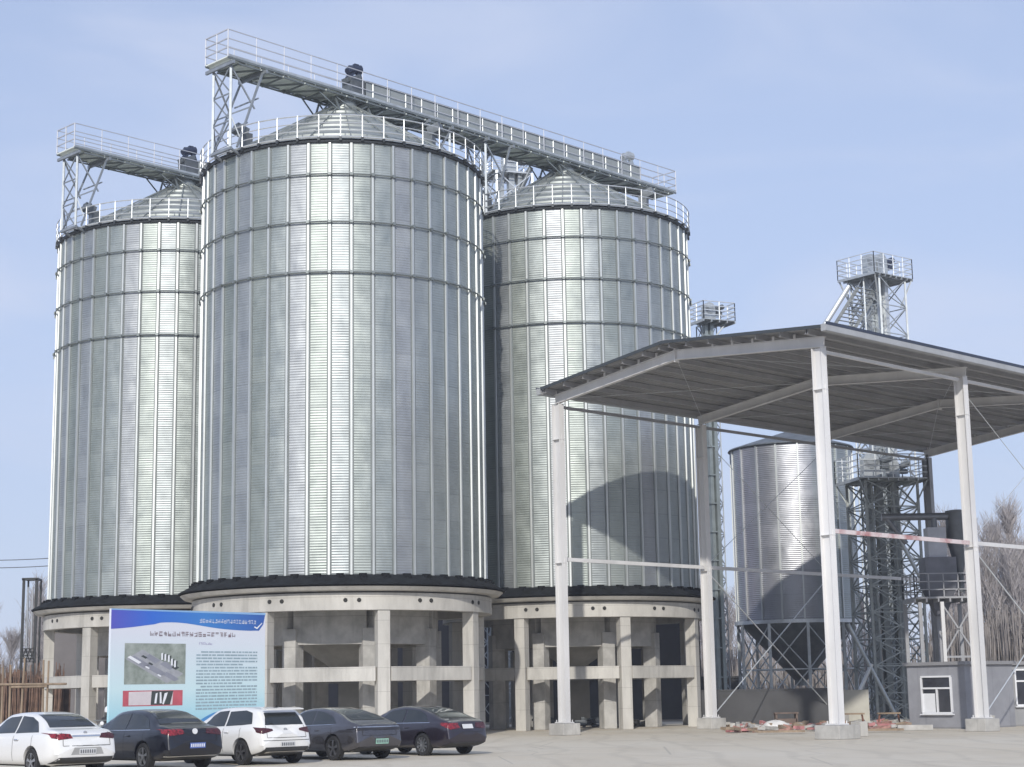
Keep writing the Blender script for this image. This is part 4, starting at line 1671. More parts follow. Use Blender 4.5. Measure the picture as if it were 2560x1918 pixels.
make_car("parked_car", "dark navy sedan with a round white badge, in front of the billboard", (-9.30, 43.45, 0), 41, spec(
    L=4.80, W=1.83, ro=1.05, wb=2.80, wr=.335, paint=P_NAVY, top=sedan_top, belt=base_belt, side=SW, chrome_side=CS,
    rearwin=[(-.62, 1.12), (.62, 1.12), (.50, 1.43), (-.50, 1.43)],
    lamps=[[(.30, .88), (.70, .84), (.80, .90), (.80, 1.00), (.34, 1.00)]], lampmat=(TAIL_RED, TAIL_DK), lampside=[(.05, .86), (.26, .90), (.34, .98), (.10, .99)],
    rear_bits=[("chrome_strip", [(-.78, .335), (.78, .335), (.78, .36), (-.78, .36)], CHROME, .012),
               ("lower_bumper", [(-.78, .27), (.78, .27), (.74, .33), (-.74, .33)], BUMP, .010)],
    plate=(-.02, .60, .44, .14), platemat=PLATE_B, platechar=P_CH_W, emblem=(0, .94, .07, PVC), rim=RIM, spokew=.03))

hatch_top = [(-.1, 1.15), (0, 1.25), (.05, 1.34), (.16, 1.42), (.45, 1.455), (1.2, 1.485), (1.7, 1.49), (2.2, 1.47), (2.5, 1.40), (2.95, 1.16), (3.2, 1.03), (3.7, .94), (4.1, .80), (4.28, .62)]
make_car("parked_car", "white hatchback with a dark rear window and black roof fin", (-7.20, 45.6, 0), 42, spec(
    L=4.28, W=1.79, ro=.84, wb=2.63, wr=.325, paint=P_WHITE, top=hatch_top, sig=.05, rear_lean=.16, roofw=.35,
    belt=[(0, .99), (.5, .975), (1.5, .955), (2.5, .93), (3.2, .90), (4.3, .80)],
    side=[[(.48, 1.04), (1.66, .995), (1.66, 1.39), (.95, 1.40), (.62, 1.34)], [(1.73, .99), (2.62, .965), (2.84, .985), (2.46, 1.27), (2.2, 1.37), (1.73, 1.40)]],
    chrome_side=None,
    rearwin=[(-.60, 1.02), (.60, 1.02), (.50, 1.335), (-.50, 1.335)],
    lamps=[[(.40, .875), (.72, .80), (.80, .84), (.80, .97), (.42, .925)]], lampmat=(TAIL_DK, TAIL_DK), lampside=[(.06, .82), (.24, .86), (.30, .95), (.10, .95)],
    rear_bits=[("lower_bumper", [(-.78, .27), (.78, .27), (.66, .46), (-.66, .46)], BUMP, .010),
               ("chrome_strip", [(-.62, .32), (.62, .32), (.60, .355), (-.60, .355)], CHROME, .016),
               ("bumper_crease", [(-.72, .62), (.72, .62), (.72, .635), (-.72, .635)], BUMP, .004)],
    plate=(0, .53, .44, .14), platemat=PLATE_W, platechar=P_CH_D, emblem=(0, .89, .055, CHROME), rim=RIM_DK, fin=.55,
    seams=(.9, 1.70, 2.72), handles=(1.42, 2.4), mirror=2.75, shield=(0, 0, (1.08, 1.40)), spoiler=(.20, 1.435, .58)))

fast_top = [(-.1, .92), (0, 1.0), (.06, 1.05), (.22, 1.075), (.45, 1.13), (.95, 1.29), (1.5, 1.43), (2.0, 1.485), (2.4, 1.49), (2.9, 1.44), (3.3, 1.27), (3.7, 1.06), (4.2, .95), (4.7, .80), (4.95, .60)]
make_car("parked_car", "grey fastback sedan with a full-width light bar and green plate", (-5.08, 47.75, 0), 42, spec(
    k=.955, L=4.95, W=1.89, ro=1.00, wb=2.92, wr=.345, paint=P_GREY, top=fast_top, sig=.12, belt=base_belt, rear_lean=.10,
    side=[[(.98, 1.04), (2.10, .985), (2.10, 1.39), (1.70, 1.35), (1.32, 1.24)], [(2.17, .985), (3.26, .965), (3.46, .985), (3.05, 1.27), (2.75, 1.37), (2.17, 1.40)]],
    chrome_side=[[(.95, 1.0), (3.4, .945), (3.4, .958), (.95, 1.016)]],
    rearwin=[(-.60, 1.13), (.60, 1.13), (.48, 1.44), (-.48, 1.44)],
    lamps=[[(.0, .845), (.74, .835), (.82, .86), (.82, .91), (.0, .895)]], lampmat=(mat("lightbar_black", (.015, .012, .014), .1, 0, .1, 2, coat=.8), mat("lightbar_black", (.015, .012, .014))),
    lampside=[(.05, .85), (.42, .875), (.42, .89), (.08, .905)],
    rear_bits=[("lower_bumper", [(-.80, .28), (.80, .28), (.72, .38), (-.72, .38)], BUMP, .010),
               ("chrome_strip", [(-.80, .925), (.80, .925), (.80, .94), (-.80, .94)], CHROME, .010)],
    plate=(-.05, .53, .46, .15), platemat=PLATE_G, platechar=P_CH_D, rim=RIM_DK, spokew=.04, seams=(1.1, 2.12, 3.25), mirror=3.25))

make_car("parked_car", "dark plum sedan with silver wheels at the right end of the row", (-2.78, 50.1, 0), 44, spec(
    k=.945, L=4.86, W=1.86, ro=1.08, wb=2.84, wr=.335, paint=P_PLUM, top=fast_top, sig=.10, belt=base_belt, side=SW, chrome_side=CS,
    rearwin=[(-.60, 1.12), (.60, 1.12), (.50, 1.43), (-.50, 1.43)],
    lamps=[[(.32, .82), (.70, .78), (.80, .84), (.80, .99), (.36, .97)]], lampmat=(TAIL_RED, TAIL_DK), lampside=[(.05, .84), (.28, .90), (.34, .97), (.10, .98)],
    rear_bits=[("lower_bumper", [(-.78, .28), (.78, .28), (.72, .40), (-.72, .40)], BUMP, .010)],
    plate=(0, .86, .42, .14), platemat=PLATE_W, platechar=P_CH_D, rim=CHROME if False else RIM, spokes=10, twin=False, spokew=.05))

make_car("parked_car", "dull grey car mostly hidden behind the white sedan's roof", (-17.2, 50.5, 0), 128, spec(
    L=4.6, W=1.85, ro=1.0, wb=2.7, wr=.35, paint=P_SILV, top=[(a, b * 1.13) for a, b in sedan_top], belt=[(a, b * 1.13) for a, b in base_belt], sig=.09,
    side=[[(a, b * 1.13) for a, b in p] for p in SW], rearwin=[(-.60, 1.27), (.60, 1.27), (.50, 1.60), (-.50, 1.60)],
    lamps=[[(.5, .90), (.80, .90), (.80, 1.1), (.5, 1.1)]], lampmat=(TAIL_RED, TAIL_RED), rear_bits=[], plate=(0, .6, .44, .14), platemat=PLATE_B, platechar=P_CH_W,
    rim=RIM, shield=(0, 0, (1.2, 1.58))), group=None)

# ------------------------------------------------------------------ billboard
def billboard():
    YL = 56.0
    a = at(279, 1521, YL)
    b = at(664, 1533, YL * 1.09)
    zt = (a.z + b.z) / 2
    W = (Vector((b.x, b.y)) - Vector((a.x, a.y))).length
    Hh = 4.05
    t = thing("billboard", "large white and blue project information board behind the navy car and white hatchback", "billboard", (a.x, a.y, 0), None,
              rz=math.atan2(b.y - a.y, b.x - a.x))
    # local: x along the board, z up, front faces -y
    m = MB()
    m.box((W / 2, .06, zt - Hh / 2), (W, .10, Hh))
    pm = bpy.data.materials.new("board_print")
    pm.use_nodes = True
    n, l = pm.node_tree.nodes, pm.node_tree.links.new
    bs = n["Principled BSDF"]
    bs.inputs["Roughness"].default_value = .45
    tx = n.new("ShaderNodeTexCoord")
    sp = n.new("ShaderNodeSeparateXYZ")
    l(tx.outputs["Object"], sp.inputs[0])
    r1 = n.new("ShaderNodeValToRGB")
    mr = n.new("ShaderNodeMapRange")
    mr.inputs[1].default_value = zt - Hh
    mr.inputs[2].default_value = zt
    l(sp.outputs[2], mr.inputs[0])
    l(mr.outputs[0], r1.inputs[0])
    e = r1.color_ramp.elements
    e[0].position, e[0].color = 0.05, (.30, .60, .72, 1)
    e[1].position, e[1].color = .85, (.70, .72, .80, 1)
    q = e.new(.35)
    q.color = (.58, .76, .80, 1)
    l(r1.outputs[0], bs.inputs["Base Color"])
    panel = m.build("panel", pm, t, local=True)
    m = MB()
    for x in (.15, W / 2, W - .15):
        m.box((x, .16, (zt - .1) / 2), (.10, .08, zt - .1))
    m.build("frame", GREY_ST, t, local=True)

    def flat(nm, polys, mt, off, parent=panel):
        """polys in board fractions: u to the right, v downwards"""
        m_ = MB()
        for p in polys:
            m_.add([(u * W, .01 - off, zt - v * Hh) for u, v in p], [tuple(range(len(p)))])
        return m_.build(nm, mt, parent, local=True)
    BL = bpy.data.materials.new("print_blue")
    BL.use_nodes = True
    n, l = BL.node_tree.nodes, BL.node_tree.links.new
    tx = n.new("ShaderNodeTexCoord")
    sp = n.new("ShaderNodeSeparateXYZ")
    l(tx.outputs["Object"], sp.inputs[0])
    mr = n.new("ShaderNodeMapRange")
    mr.inputs[2].default_value = W
    l(sp.outputs[0], mr.inputs[0])
    r1 = n.new("ShaderNodeValToRGB")
    l(mr.outputs[0], r1.inputs[0])
    e = r1.color_ramp.elements
    e[0].position, e[0].color = 0.0, (.10, .10, .50, 1)
    e[1].position, e[1].color = 1.0, (.035, .11, .40, 1)
    e.new(.25).color = (.035, .15, .62, 1)
    e.new(.6).color = (.05, .22, .58, 1)
    l(r1.outputs[0], n["Principled BSDF"].inputs["Base Color"])
    # header wave
    top = [(.0, .0), (1.0, .0)]
    low = [(.985, .10), (.955, .155), (.92, .155)]
    K = 24
    for i in range(K + 1):
        u = .90 - .90 * i / K
        v = .158 - .058 * math.exp(-((u - .38) / .26) ** 2) + .012 * (1 - u) * (u < .3)
        low.append((u, v - (.03 if u > .75 else 0) * 0))
    flat("header_wave", [top + low], BL, .004)
    WH = mat("print_white", (.80, .82, .86), .5, 0, .02, 2)
    LB = mat("print_pale_blue", (.25, .45, .72), .5, 0, .05, 2)
    flat("header_edge", [[(0, -.0), (1, 0), (1, .018), (0, .010)]], LB, .007)
    flat("check_mark", [[(.925, .118), (.94, .128), (.975, .085), (.978, .09), (.942, .142), (.92, .126)]], WH, .008)
    rs = random.Random(3)

    def glyphs(nm, n_, u0, u1, v0, v1, mt, fill=.72, off=.008, den=5):
        """rows of small square stroke groups: lettering too small in the photo to be read"""
        polys = []
        du = (u1 - u0) / n_
        for i in range(n_):
            x0 = u0 + du * (i + (1 - fill) / 2)
            x1 = x0 + du * fill
            hh = v1 - v0
            for k in range(den):
                if rs.random() < .5:
                    y = v0 + hh * rs.choice((0.02, .25, .5, .72, .9))
                    a_, b_ = (x0, x1) if rs.random() < .6 else (x0 + (x1 - x0) * rs.choice((0, .4)), x1)
                    polys.append([(a_, y), (b_, y), (b_, y + hh * .11), (a_, y + hh * .11)])
                else:
                    x = x0 + (x1 - x0) * rs.choice((.0, .4, .82))
                    ya, yb = (v0, v1) if rs.random() < .5 else (v0 + hh * .35, v1)
                    w_ = (x1 - x0) * .13
                    polys.append([(x, ya), (x + w_, ya), (x + w_, yb), (x, yb)])
        return flat(nm, polys, mt, off)
    glyphs("header_lettering", 19, .55, .935, .066, .098, WH, .80, den=6)
    glyphs("title_lettering", 20, .235, .795, .176, .214, mat("print_brown", (.20, .12, .14), .5, 0, .1, 2), .72, den=6)
    glyphs("subtitle_lettering", 4, .55, .64, .262, .280, mat("print_violet", (.40, .35, .55), .5, 0, .1, 2), .8)
    TX = mat("print_slate", (.30, .40, .46), .5, 0, .1, 2)
    polys = []
    for r in range(19):
        v = .335 + r * .0262
        u = .535 + (.03 if r in (0, 5, 11) else 0)
        end = .945 - (.10 if r in (4, 10, 18) else 0)
        while u < end:
            wv = rs.uniform(.008, .05)
            polys.append([(u, v), (min(end, u + wv), v), (min(end, u + wv), v + .0125), (u, v + .0125)])
            u += wv + rs.uniform(.003, .007)
    flat("paragraph_lines", polys, TX, .006)
    # aerial view of the site
    gr = mat("print_field_green", (.20, .25, .20), .6, 0, .35, 1.6, col2=(.42, .46, .43), ramp=(.3, .7))
    flat("site_picture", [[(.085, .275), (.465, .275), (.465, .605), (.085, .605)]], gr, .004)
    sl_ = mat("print_slate_roof", (.26, .27, .32), .6, 0, .1, 3)
    dk = mat("print_dark", (.05, .06, .06), .6, 0, .2, 3)
    def quad(cx_, cy_, l_, w_):
        a_, b_ = (.115 * l_, .088 * l_), (.055 * w_, -.040 * w_)
        return [(cx_ - a_[0] - b_[0], cy_ - a_[1] - b_[1]), (cx_ + a_[0] - b_[0], cy_ + a_[1] - b_[1]), (cx_ + a_[0] + b_[0], cy_ + a_[1] + b_[1]), (cx_ - a_[0] + b_[0], cy_ - a_[1] + b_[1])]
    flat("site_picture_paving", [quad(.272, .462, 1.12, .95)], mat("print_paving_grey", (.36, .37, .40), .6, 0, .15, 4), .006)
    flat("site_picture_roofs", [quad(.175, .425, .42, .32), quad(.255, .40, .30, .30), quad(.275, .49, .45, .30), quad(.35, .455, .28, .30), quad(.372, .545, .34, .26)], sl_, .008)
    flat("site_picture_slabs", [quad(.145, .408, .30, .16), quad(.225, .470, .10, .08), quad(.30, .535, .09, .08)] +
         [[(x_, y_), (x_ + .011, y_ - .004), (x_ + .011, y_ + .052), (x_, y_ + .055)] for x_, y_ in ((.31, .355), (.33, .362), (.352, .372), (.372, .40), (.392, .415))], WH, .010)
    flat("site_picture_shade", [[(x_ + .011, y_ + .004), (x_ + .022, y_), (x_ + .020, y_ + .04), (x_ + .011, y_ + .05)] for x_, y_ in ((.31, .355), (.33, .362), (.352, .372), (.372, .40), (.392, .415))] +
         [quad(.205, .385, .12, .12), quad(.245, .44, .10, .10), quad(.40, .47, .12, .22)], dk, .009)
    rd = mat("print_red", (.50, .10, .13), .5, 0, .15, 2)
    flat("red_strip", [[(.08, .655), (.45, .655), (.45, .780), (.08, .780)]], rd, .004)
    flat("red_strip_centre", [[(.115, .665), (.39, .66), (.385, .772), (.115, .772)]], mat("print_pink_white", (.66, .60, .62), .5, 0, .12, 1.2), .006)
    flat("red_strip_pictures", [[(.255, .66), (.39, .66), (.37, .772), (.25, .772)]], dk, .008)
    flat("red_strip_slabs", [[(.28, .68), (.292, .675), (.285, .76), (.272, .76)], [(.305, .67), (.315, .67), (.318, .76), (.306, .76)], [(.335, .68), (.355, .672), (.345, .72), (.33, .77), (.322, .765)]], WH, .010)
    arc = [(.56, .91)]
    for i in range(17):
        q_ = i / 16
        arc.append((.56 + .30 * q_, .91 - .075 * math.sin(PI * q_)))
    flat("footer_wave", [arc + [(1.0, .93), (1.0, .999), (.0, .999), (.0, .955), (.3, .95)]], mat("print_mid_blue", (.07, .25, .55), .5, 0, .15, .8), .005)


billboard()

# ------------------------------------------------------------------ left edge: hoist frame, scaffold, reeds, wires
def left_side():
    Y = 96
    a, b = at(60, 1448, Y), at(92, 1448, Y)
    z = a.z
    t = thing("hoist_frame", "narrow black steel hoist frame standing at the far left edge", "hoist frame", ((a.x + b.x) / 2, Y, 0))
    blk = mat("black_painted_steel", (.025, .028, .03), .5, .2, .2, 3)
    for p in (a, b):
        m = MB()
        m.bar((p.x, p.y, 0), (p.x, p.y, z), .13)
        m.bar((p.x, p.y + .9, 0), (p.x, p.y + .9, z), .09)
        m.build("post", blk, t)
    m = MB()
    m.bar((a.x - .1, Y, z), (b.x + .1, Y, z), .13)
    m.bar((a.x, Y + .9, z), (b.x, Y + .9, z), .1)
    m.bar((a.x, Y, z), (a.x, Y + .9, z), .1)
    m.bar((b.x, Y, z), (b.x, Y + .9, z), .1)
    m.build("top_beam", blk, t)
    m = MB()
    for k in (.36, .72):
        m.bar((a.x + (b.x - a.x) * k, Y, 3.9), (a.x + (b.x - a.x) * k, Y, z - .45), .07)
    m.build("guide_rail", mat("guide_grey", (.30, .32, .35), .5, .4, .1, 2), t)
    m = MB()
    z0 = at(76, 1655, Y).z
    z1 = at(76, 1622, Y).z
    for k in range(5):
        zz = z0 + (z1 - z0) * k / 4
        m.bar((a.x, Y - .08, zz), (b.x, Y - .08, zz), .05)
    for k in range(3):
        x0 = a.x + (b.x - a.x) * k / 3
        m.bar((x0, Y - .08, z0), (x0 + .25, Y - .08, z1), .05)
        m.bar((x0 + .25, Y - .08, z0), (x0, Y - .08, z1), .05)
    m.build("cage", blk, t)
    m = MB()
    m.box(((a.x + b.x) / 2 + .05, Y, .95), ((b.x - a.x) * .8, .7, 1.75))
    m.build("winch_box", blk, t)
    # scaffold of poles
    Y = 76
    c = at(60, 1800, Y)
    t = thing("pole_scaffold", "rough timber pole scaffold in front of dry reeds at the left edge", "scaffold", (c.x, Y, 0))
    for u, v, lean in ((8, 1668, 0), (27, 1662, .02), (62, 1645, -.12), (109, 1650, .05), (122, 1652, -.04), (-16, 1660, 0), (-42, 1665, 0)):
        p = at(u, v, Y)
        m = MB()
        m.tube((p.x + lean, Y, 0), (p.x, Y, p.z), .055, 8, r2=.042)
        m.build("pole", WOOD, t)
    for v, u0, u1 in ((1712, -60, 168), (1718, 30, 120)):
        p, q = at(u0, v, Y), at(u1, v - 2, Y)
        m = MB()
        m.tube((p.x, Y - .1, p.z), (q.x, Y - .1, q.z), .05, 8)
        m.build("crossbar", WOOD, t)
    # reed screen: vertical stalks
    rs = random.Random(5)
    m = MB()
    for i in range(900):
        x = rs.uniform(-36, -24.2)
        y = 92 + rs.uniform(-.5, .5)
        h = rs.uniform(2.7, 3.35) if rs.random() < .9 else rs.uniform(3.3, 3.7)
        m.bar((x, y, 0), (x + rs.uniform(-.12, .12), y, h), rs.uniform(.02, .05))
    tag(m.build("dry_reeds", REED), "brown dry reeds standing behind the timber scaffold", "reeds", kind="stuff")
    m = MB()
    m.bar((-36, 93, 1.3), (-24.0, 93, 1.3), .06, 2.6)
    tag(m.build("brush_fence", mat("brush_fence_brown", (.085, .055, .042), .95, 0, .4, 3)), "brown brushwood fence behind the reeds", "fence")
    # overhead wires with their pole
    Y = 112
    pole = thing("power_pole", "concrete power pole carrying two wires behind the leftmost silo", "power pole", (-24, Y, 0))
    m = MB()
    m.tube((-24, Y, 0), (-24, Y, 13.2), .2, 12, r2=.13)
    m.build("post", CONC2, pole)
    m = MB()
    m.bar((-24, Y - .7, 12.0), (-24, Y + .7, 12.0), .1)
    m.build("crossarm", STEEL_DK, pole)
    for k, (v0, v1) in enumerate(((1379, 1375), (1398, 1394))):
        m = MB()
        p0 = at(-300, v0 + 12, Y)
        p1 = at(128, v1, Y)
        z_end = p1.z
        pts = [p0.lerp(Vector((-24, Y, z_end)), i / 20) - Vector((0, 0, .5 * math.sin(PI * i / 20))) for i in range(21)]
        for a_, b_ in zip(pts[:-1], pts[1:]):
            m.tube(a_, b_, .028, 5, caps=False)
        m.build("power_wire", mat("wire_grey", (.10, .11, .13), .6, .3, .1, 2), pole)


left_side()

# ------------------------------------------------------------------ scooter rider beside the billboard
def skin_body(name, joints, edges, m, parent=None, root=0):
    me = bpy.data.meshes.new(name)
    me.from_pydata([j[0] for j in joints], edges, [])
    o = bpy.data.objects.new(name, me)
    COL.objects.link(o)
    o.modifiers.new("skin", 'SKIN').use_smooth_shade = True
    ss = o.modifiers.new("sub", 'SUBSURF')
    ss.levels = ss.render_levels = 2
    for v, j in zip(me.skin_vertices[0].data, joints):
        v.radius = (j[1], j[1])
    me.skin_vertices[0].data[root].use_root = True
    me.materials.append(m)
    if parent is not None: o.parent = parent
    return o


def rider():
    p = at(264, 1812, 60)
    x, y = p.x, 60
    sc = thing("scooter", "dark electric scooter standing beside the billboard's left edge", "scooter", (x, y, 0))
    m = MB()
    m.box((0, .15, .42), (.30, 1.15, .12))
    m.box((0, .55, .62), (.32, .62, .34))
    m.box((0, -.42, .62), (.34, .10, .62), rot=Matrix.Rotation(R_(-14), 3, 'X'))
    m.box((0, .50, .83), (.28, .66, .09))
    m.build("body", STEEL_DK, sc, local=True, bevel=.03)
    for yy in (-.62, .66):
        m = MB()
        m.tube((-.05, yy, .22), (.05, yy, .22), .22, 20)
        m.build("wheel", BLACK, sc, local=True)
    m = MB()
    m.tube((-.32, -.40, 1.03), (.32, -.40, 1.03), .018, 8)
    m.tube((0, -.62, .25), (0, -.42, 1.03), .025, 8)
    m.build("handlebar", STEEL_DK, sc, local=True)
    m = MB()
    m.lathe([(0.001, 0), (.06, .0), (.075, .03), (.06, .06), (0.001, .065)], 14)
    m.v = [(a, -.50 - c, .93 + b) for a, b, c in m.v]
    m.build("headlamp", PVC, sc, local=True)
    pe = thing("person", "person in dark clothes and a white helmet sitting on a scooter by the billboard", "person", (x, y + .45, .60))
    J = [((0, 0, .02), .15), ((0, -.02, .26), .145), ((0, -.04, .46), .165), ((0, -.05, .56), .07), ((0, -.06, .66), .085), ((0, -.07, .74), .092), ((0, -.06, .82), .07),
         ((.19, -.05, .47), .07), ((.25, -.20, .24), .05), ((.27, -.52, .22), .036), ((.28, -.62, .22), .034),
         ((-.19, -.05, .47), .07), ((-.25, -.20, .24), .05), ((-.27, -.52, .22), .036), ((-.28, -.62, .22), .034),
         ((.11, -.10, .0), .10), ((.15, -.46, .02), .07), ((.14, -.42, -.36), .05), ((.14, -.55, -.40), .045),
         ((-.11, -.10, .0), .10), ((-.15, -.46, .02), .07), ((-.14, -.42, -.36), .05), ((-.14, -.55, -.40), .045)]
    E_ = [(0, 1), (1, 2), (2, 3), (3, 4), (4, 5), (5, 6), (2, 7), (7, 8), (8, 9), (9, 10), (2, 11), (11, 12), (12, 13), (13, 14), (0, 15), (15, 16), (16, 17), (17, 18), (0, 19), (19, 20), (20, 21), (21, 22)]
    skin_body("body", J, E_, mat("dark_clothes", (.03, .03, .035), .9, 0, .2, 6), pe)
    m = MB()
    m.lathe([(.001, .92), (.07, .905), (.12, .86), (.138, .78), (.13, .70), (.10, .69)], 20)
    m.v = [(a, b - .065, c) for a, b, c in m.v]
    m.build("helmet", PVC, pe, local=True, smooth=60)
    m = MB()
    m.lathe([(.001, .63), (.05, .64), (.075, .69), (.08, .75), (.078, .80)], 16)
    m.v = [(a, b - .085, c) for a, b, c in m.v]
    m.build("face", mat("skin", (.45, .28, .20), .6, 0, .05, 8), pe, local=True, smooth=60)


rider()

# ------------------------------------------------------------------ scrap under the canopy
def scrap():
    rs = random.Random(11)
    m = MB()
    for i in range(210):
        q = rs.random()
        u = rs.uniform(1815, 2260)
        yy = rs.uniform(68.5, 79)
        p = at(u, 1800, yy)
        if (p - Vector((11.2, 61, 0))).length < 1: continue
        L_ = rs.uniform(.12, .9)
        h = rs.uniform(.03, .16)
        m.mi = 0 if q < .18 else (1 if q < .48 else (2 if q < .80 else 3))
        m.box((p.x, p.y, h / 2 + rs.uniform(0, .14)), (L_, rs.uniform(.08, .35), h),
              rot=Matrix.Rotation(rs.uniform(0, PI), 3, 'Z') @ Matrix.Rotation(rs.uniform(-.25, .25), 3, 'Y'))
    o = m.build("rubble", [BRICK, WOOD, CONC2, mat("faded_red_board", (.46, .20, .20), .7, 0, .3, 2)])
    tag(o, "scattered red, white and wooden building scrap on the ground under the canopy", "rubble", kind="stuff")
    # white sacks
    labs = ["flat white sack lying left in the scrap, under the hopper silo", "small white sack in the scrap just left of the middle canopy column",
            "white sack in the scrap just right of the middle canopy column", "white sack between the brown stools right of the middle canopy column"]
    for (u, v, s), lb in zip(((1938, 1808, 1.0), (1986, 1811, .5), (2142, 1803, .6), (2172, 1804, .55)), labs):
        yy = 74.5
        p = at(u, v, yy)
        m = MB()
        nn = 14
        for j in range(6):
            for i in range(nn):
                a = 2 * PI * i / nn
                r = math.cos(j / 5 * PI / 2 * .98)
                wob = 1 + .12 * math.sin(3 * a + j) + .06 * rs.uniform(-1, 1)
                m.v.append((p.x + math.cos(a) * r * .62 * s * wob, p.y + math.sin(a) * r * .42 * s * wob, .02 + .34 * s * math.sin(j / 5 * PI / 2) * (1 + .1 * rs.uniform(-1, 1))))
        for j in range(5):
            for i in range(nn):
                m.f.append((j * nn + i, j * nn + (i + 1) % nn, (j + 1) * nn + (i + 1) % nn, (j + 1) * nn + i))
                m.m.append(0)
        m.f.append(tuple(range(5 * nn, 6 * nn)))
        m.m.append(0)
        o = m.build("sack", mat("woven_white_sack", (.70, .69, .68), .8, 0, .08, 6), smooth=50)
        tag(o, lb, "sack", "white sacks in the scrap")
    # long boards
    labs = ["long pink-red board on the ground at the left end of the scrap", "pale timber board on the ground below the dark wall",
            "reddish board beside the middle column's footing", "pale board lying right of the middle column's footing"]
    for (u0, v0, u1, v1, mt), lb in zip(((1818, 1822, 1880, 1826, 3), (1895, 1830, 2010, 1833, 1), (2020, 1817, 2060, 1812, 3), (2135, 1826, 2255, 1822, 1)), labs):
        yy = 66.5 if v0 > 1825 else 70
        p, q = at(u0, v0, yy), at(u1, v1, yy)
        m = MB()
        m.bar((p.x, p.y, .10), (q.x, q.y - .3, .10), .30, .08)
        o = m.build("board", [mat("faded_red_board", (.46, .16, .17)), WOOD][0 if mt == 3 else 1])
        tag(o, lb, "board", "boards on the ground under the canopy")
    # low wooden stools / cable drums
    labs = ["left brown trestle right of the middle canopy column", "right brown trestle, nearer the hut"]
    for (u, lb) in zip((2132, 2222), labs):
        p = at(u, 1790, 76)
        t = thing("trestle", lb, "trestle", (p.x, 76, 0), "brown trestles in the scrap")
        m = MB()
        m.box((0, 0, .55), (1.0, .25, .07))
        m.build("top", WOOD, t, local=True)
        for sx in (-.4, .4):
            m = MB()
            m.bar((sx, 0, .52), (sx + .08 * (1 if sx > 0 else -1), 0, 0), .07)
            m.build("leg", mat("rust_brown", (.20, .09, .06), .8, 0, .3, 4), t, local=True)
    p = at(1965, 1800, 77)
    m = MB()
    m.box((p.x, 77, .62), (1.05, .6, .06))
    for sx in (-.45, .45):
        m.box((p.x + sx, 77, .30), (.08, .5, .6))
    m.box((p.x, 77, .2), (.9, .5, .35))
    tag(m.build("work_bench", mat("bench_dull_brown", (.16, .12, .10), .85, 0, .25, 3)), "low brown work bench against the dark wall", "bench")
    p = at(2288, 1826, 68)
    m = MB()
    m.box((p.x, 68, .11), (1.35, .35, .22), rz=-.15)
    tag(m.build("kerb_block", CONC2, bevel=.02), "pale concrete kerb block lying in front of the hut", "concrete block")
    p = at(2101, 1822, 60.6)
    m = MB()
    m.box((12.05, 61.4, .26), (.34, .5, .52), rz=.6)
    tag(m.build("kerb_block", CONC, bevel=.02), "narrow pale block standing right beside the middle column's footing", "concrete block")
    p = at(2478, 1815, 67)
    m = MB()
    m.tube((p.x, 67, 0), (p.x, 67, .55), .17, 16)
    tag(m.build("concrete_pipe", CONC), "short upright concrete pipe right of the right column's footing", "pipe")
    # little dark items under the silo between the columns
    labs = ["dark pallet of scrap in the silo base, behind the left canopy column", "dark pile of scrap in the silo base, left of the centre column", "low light-grey pile between the columns of the silo base"]
    for (u, s), lb in zip(((1370, 1.0), (1480, 1.0), (1590, .6)), labs):
        p = at(u, 1800, 84)
        m = MB()
        for k in range(16):
            m.box((p.x + rs.uniform(-.7, .7) * s, 84 + rs.uniform(-.4, .4), rs.uniform(.08, .45) * s), (rs.uniform(.2, .6), rs.uniform(.1, .4), rs.uniform(.05, .25)),
                  rot=Matrix.Rotation(rs.uniform(0, 3), 3, 'Z') @ Matrix.Rotation(rs.uniform(-.3, .3), 3, 'X'))
        tag(m.build("scrap_pile", STEEL_DK if s == 1 else CONC2), lb, "scrap pile", "scrap piles in the silo base")


scrap()

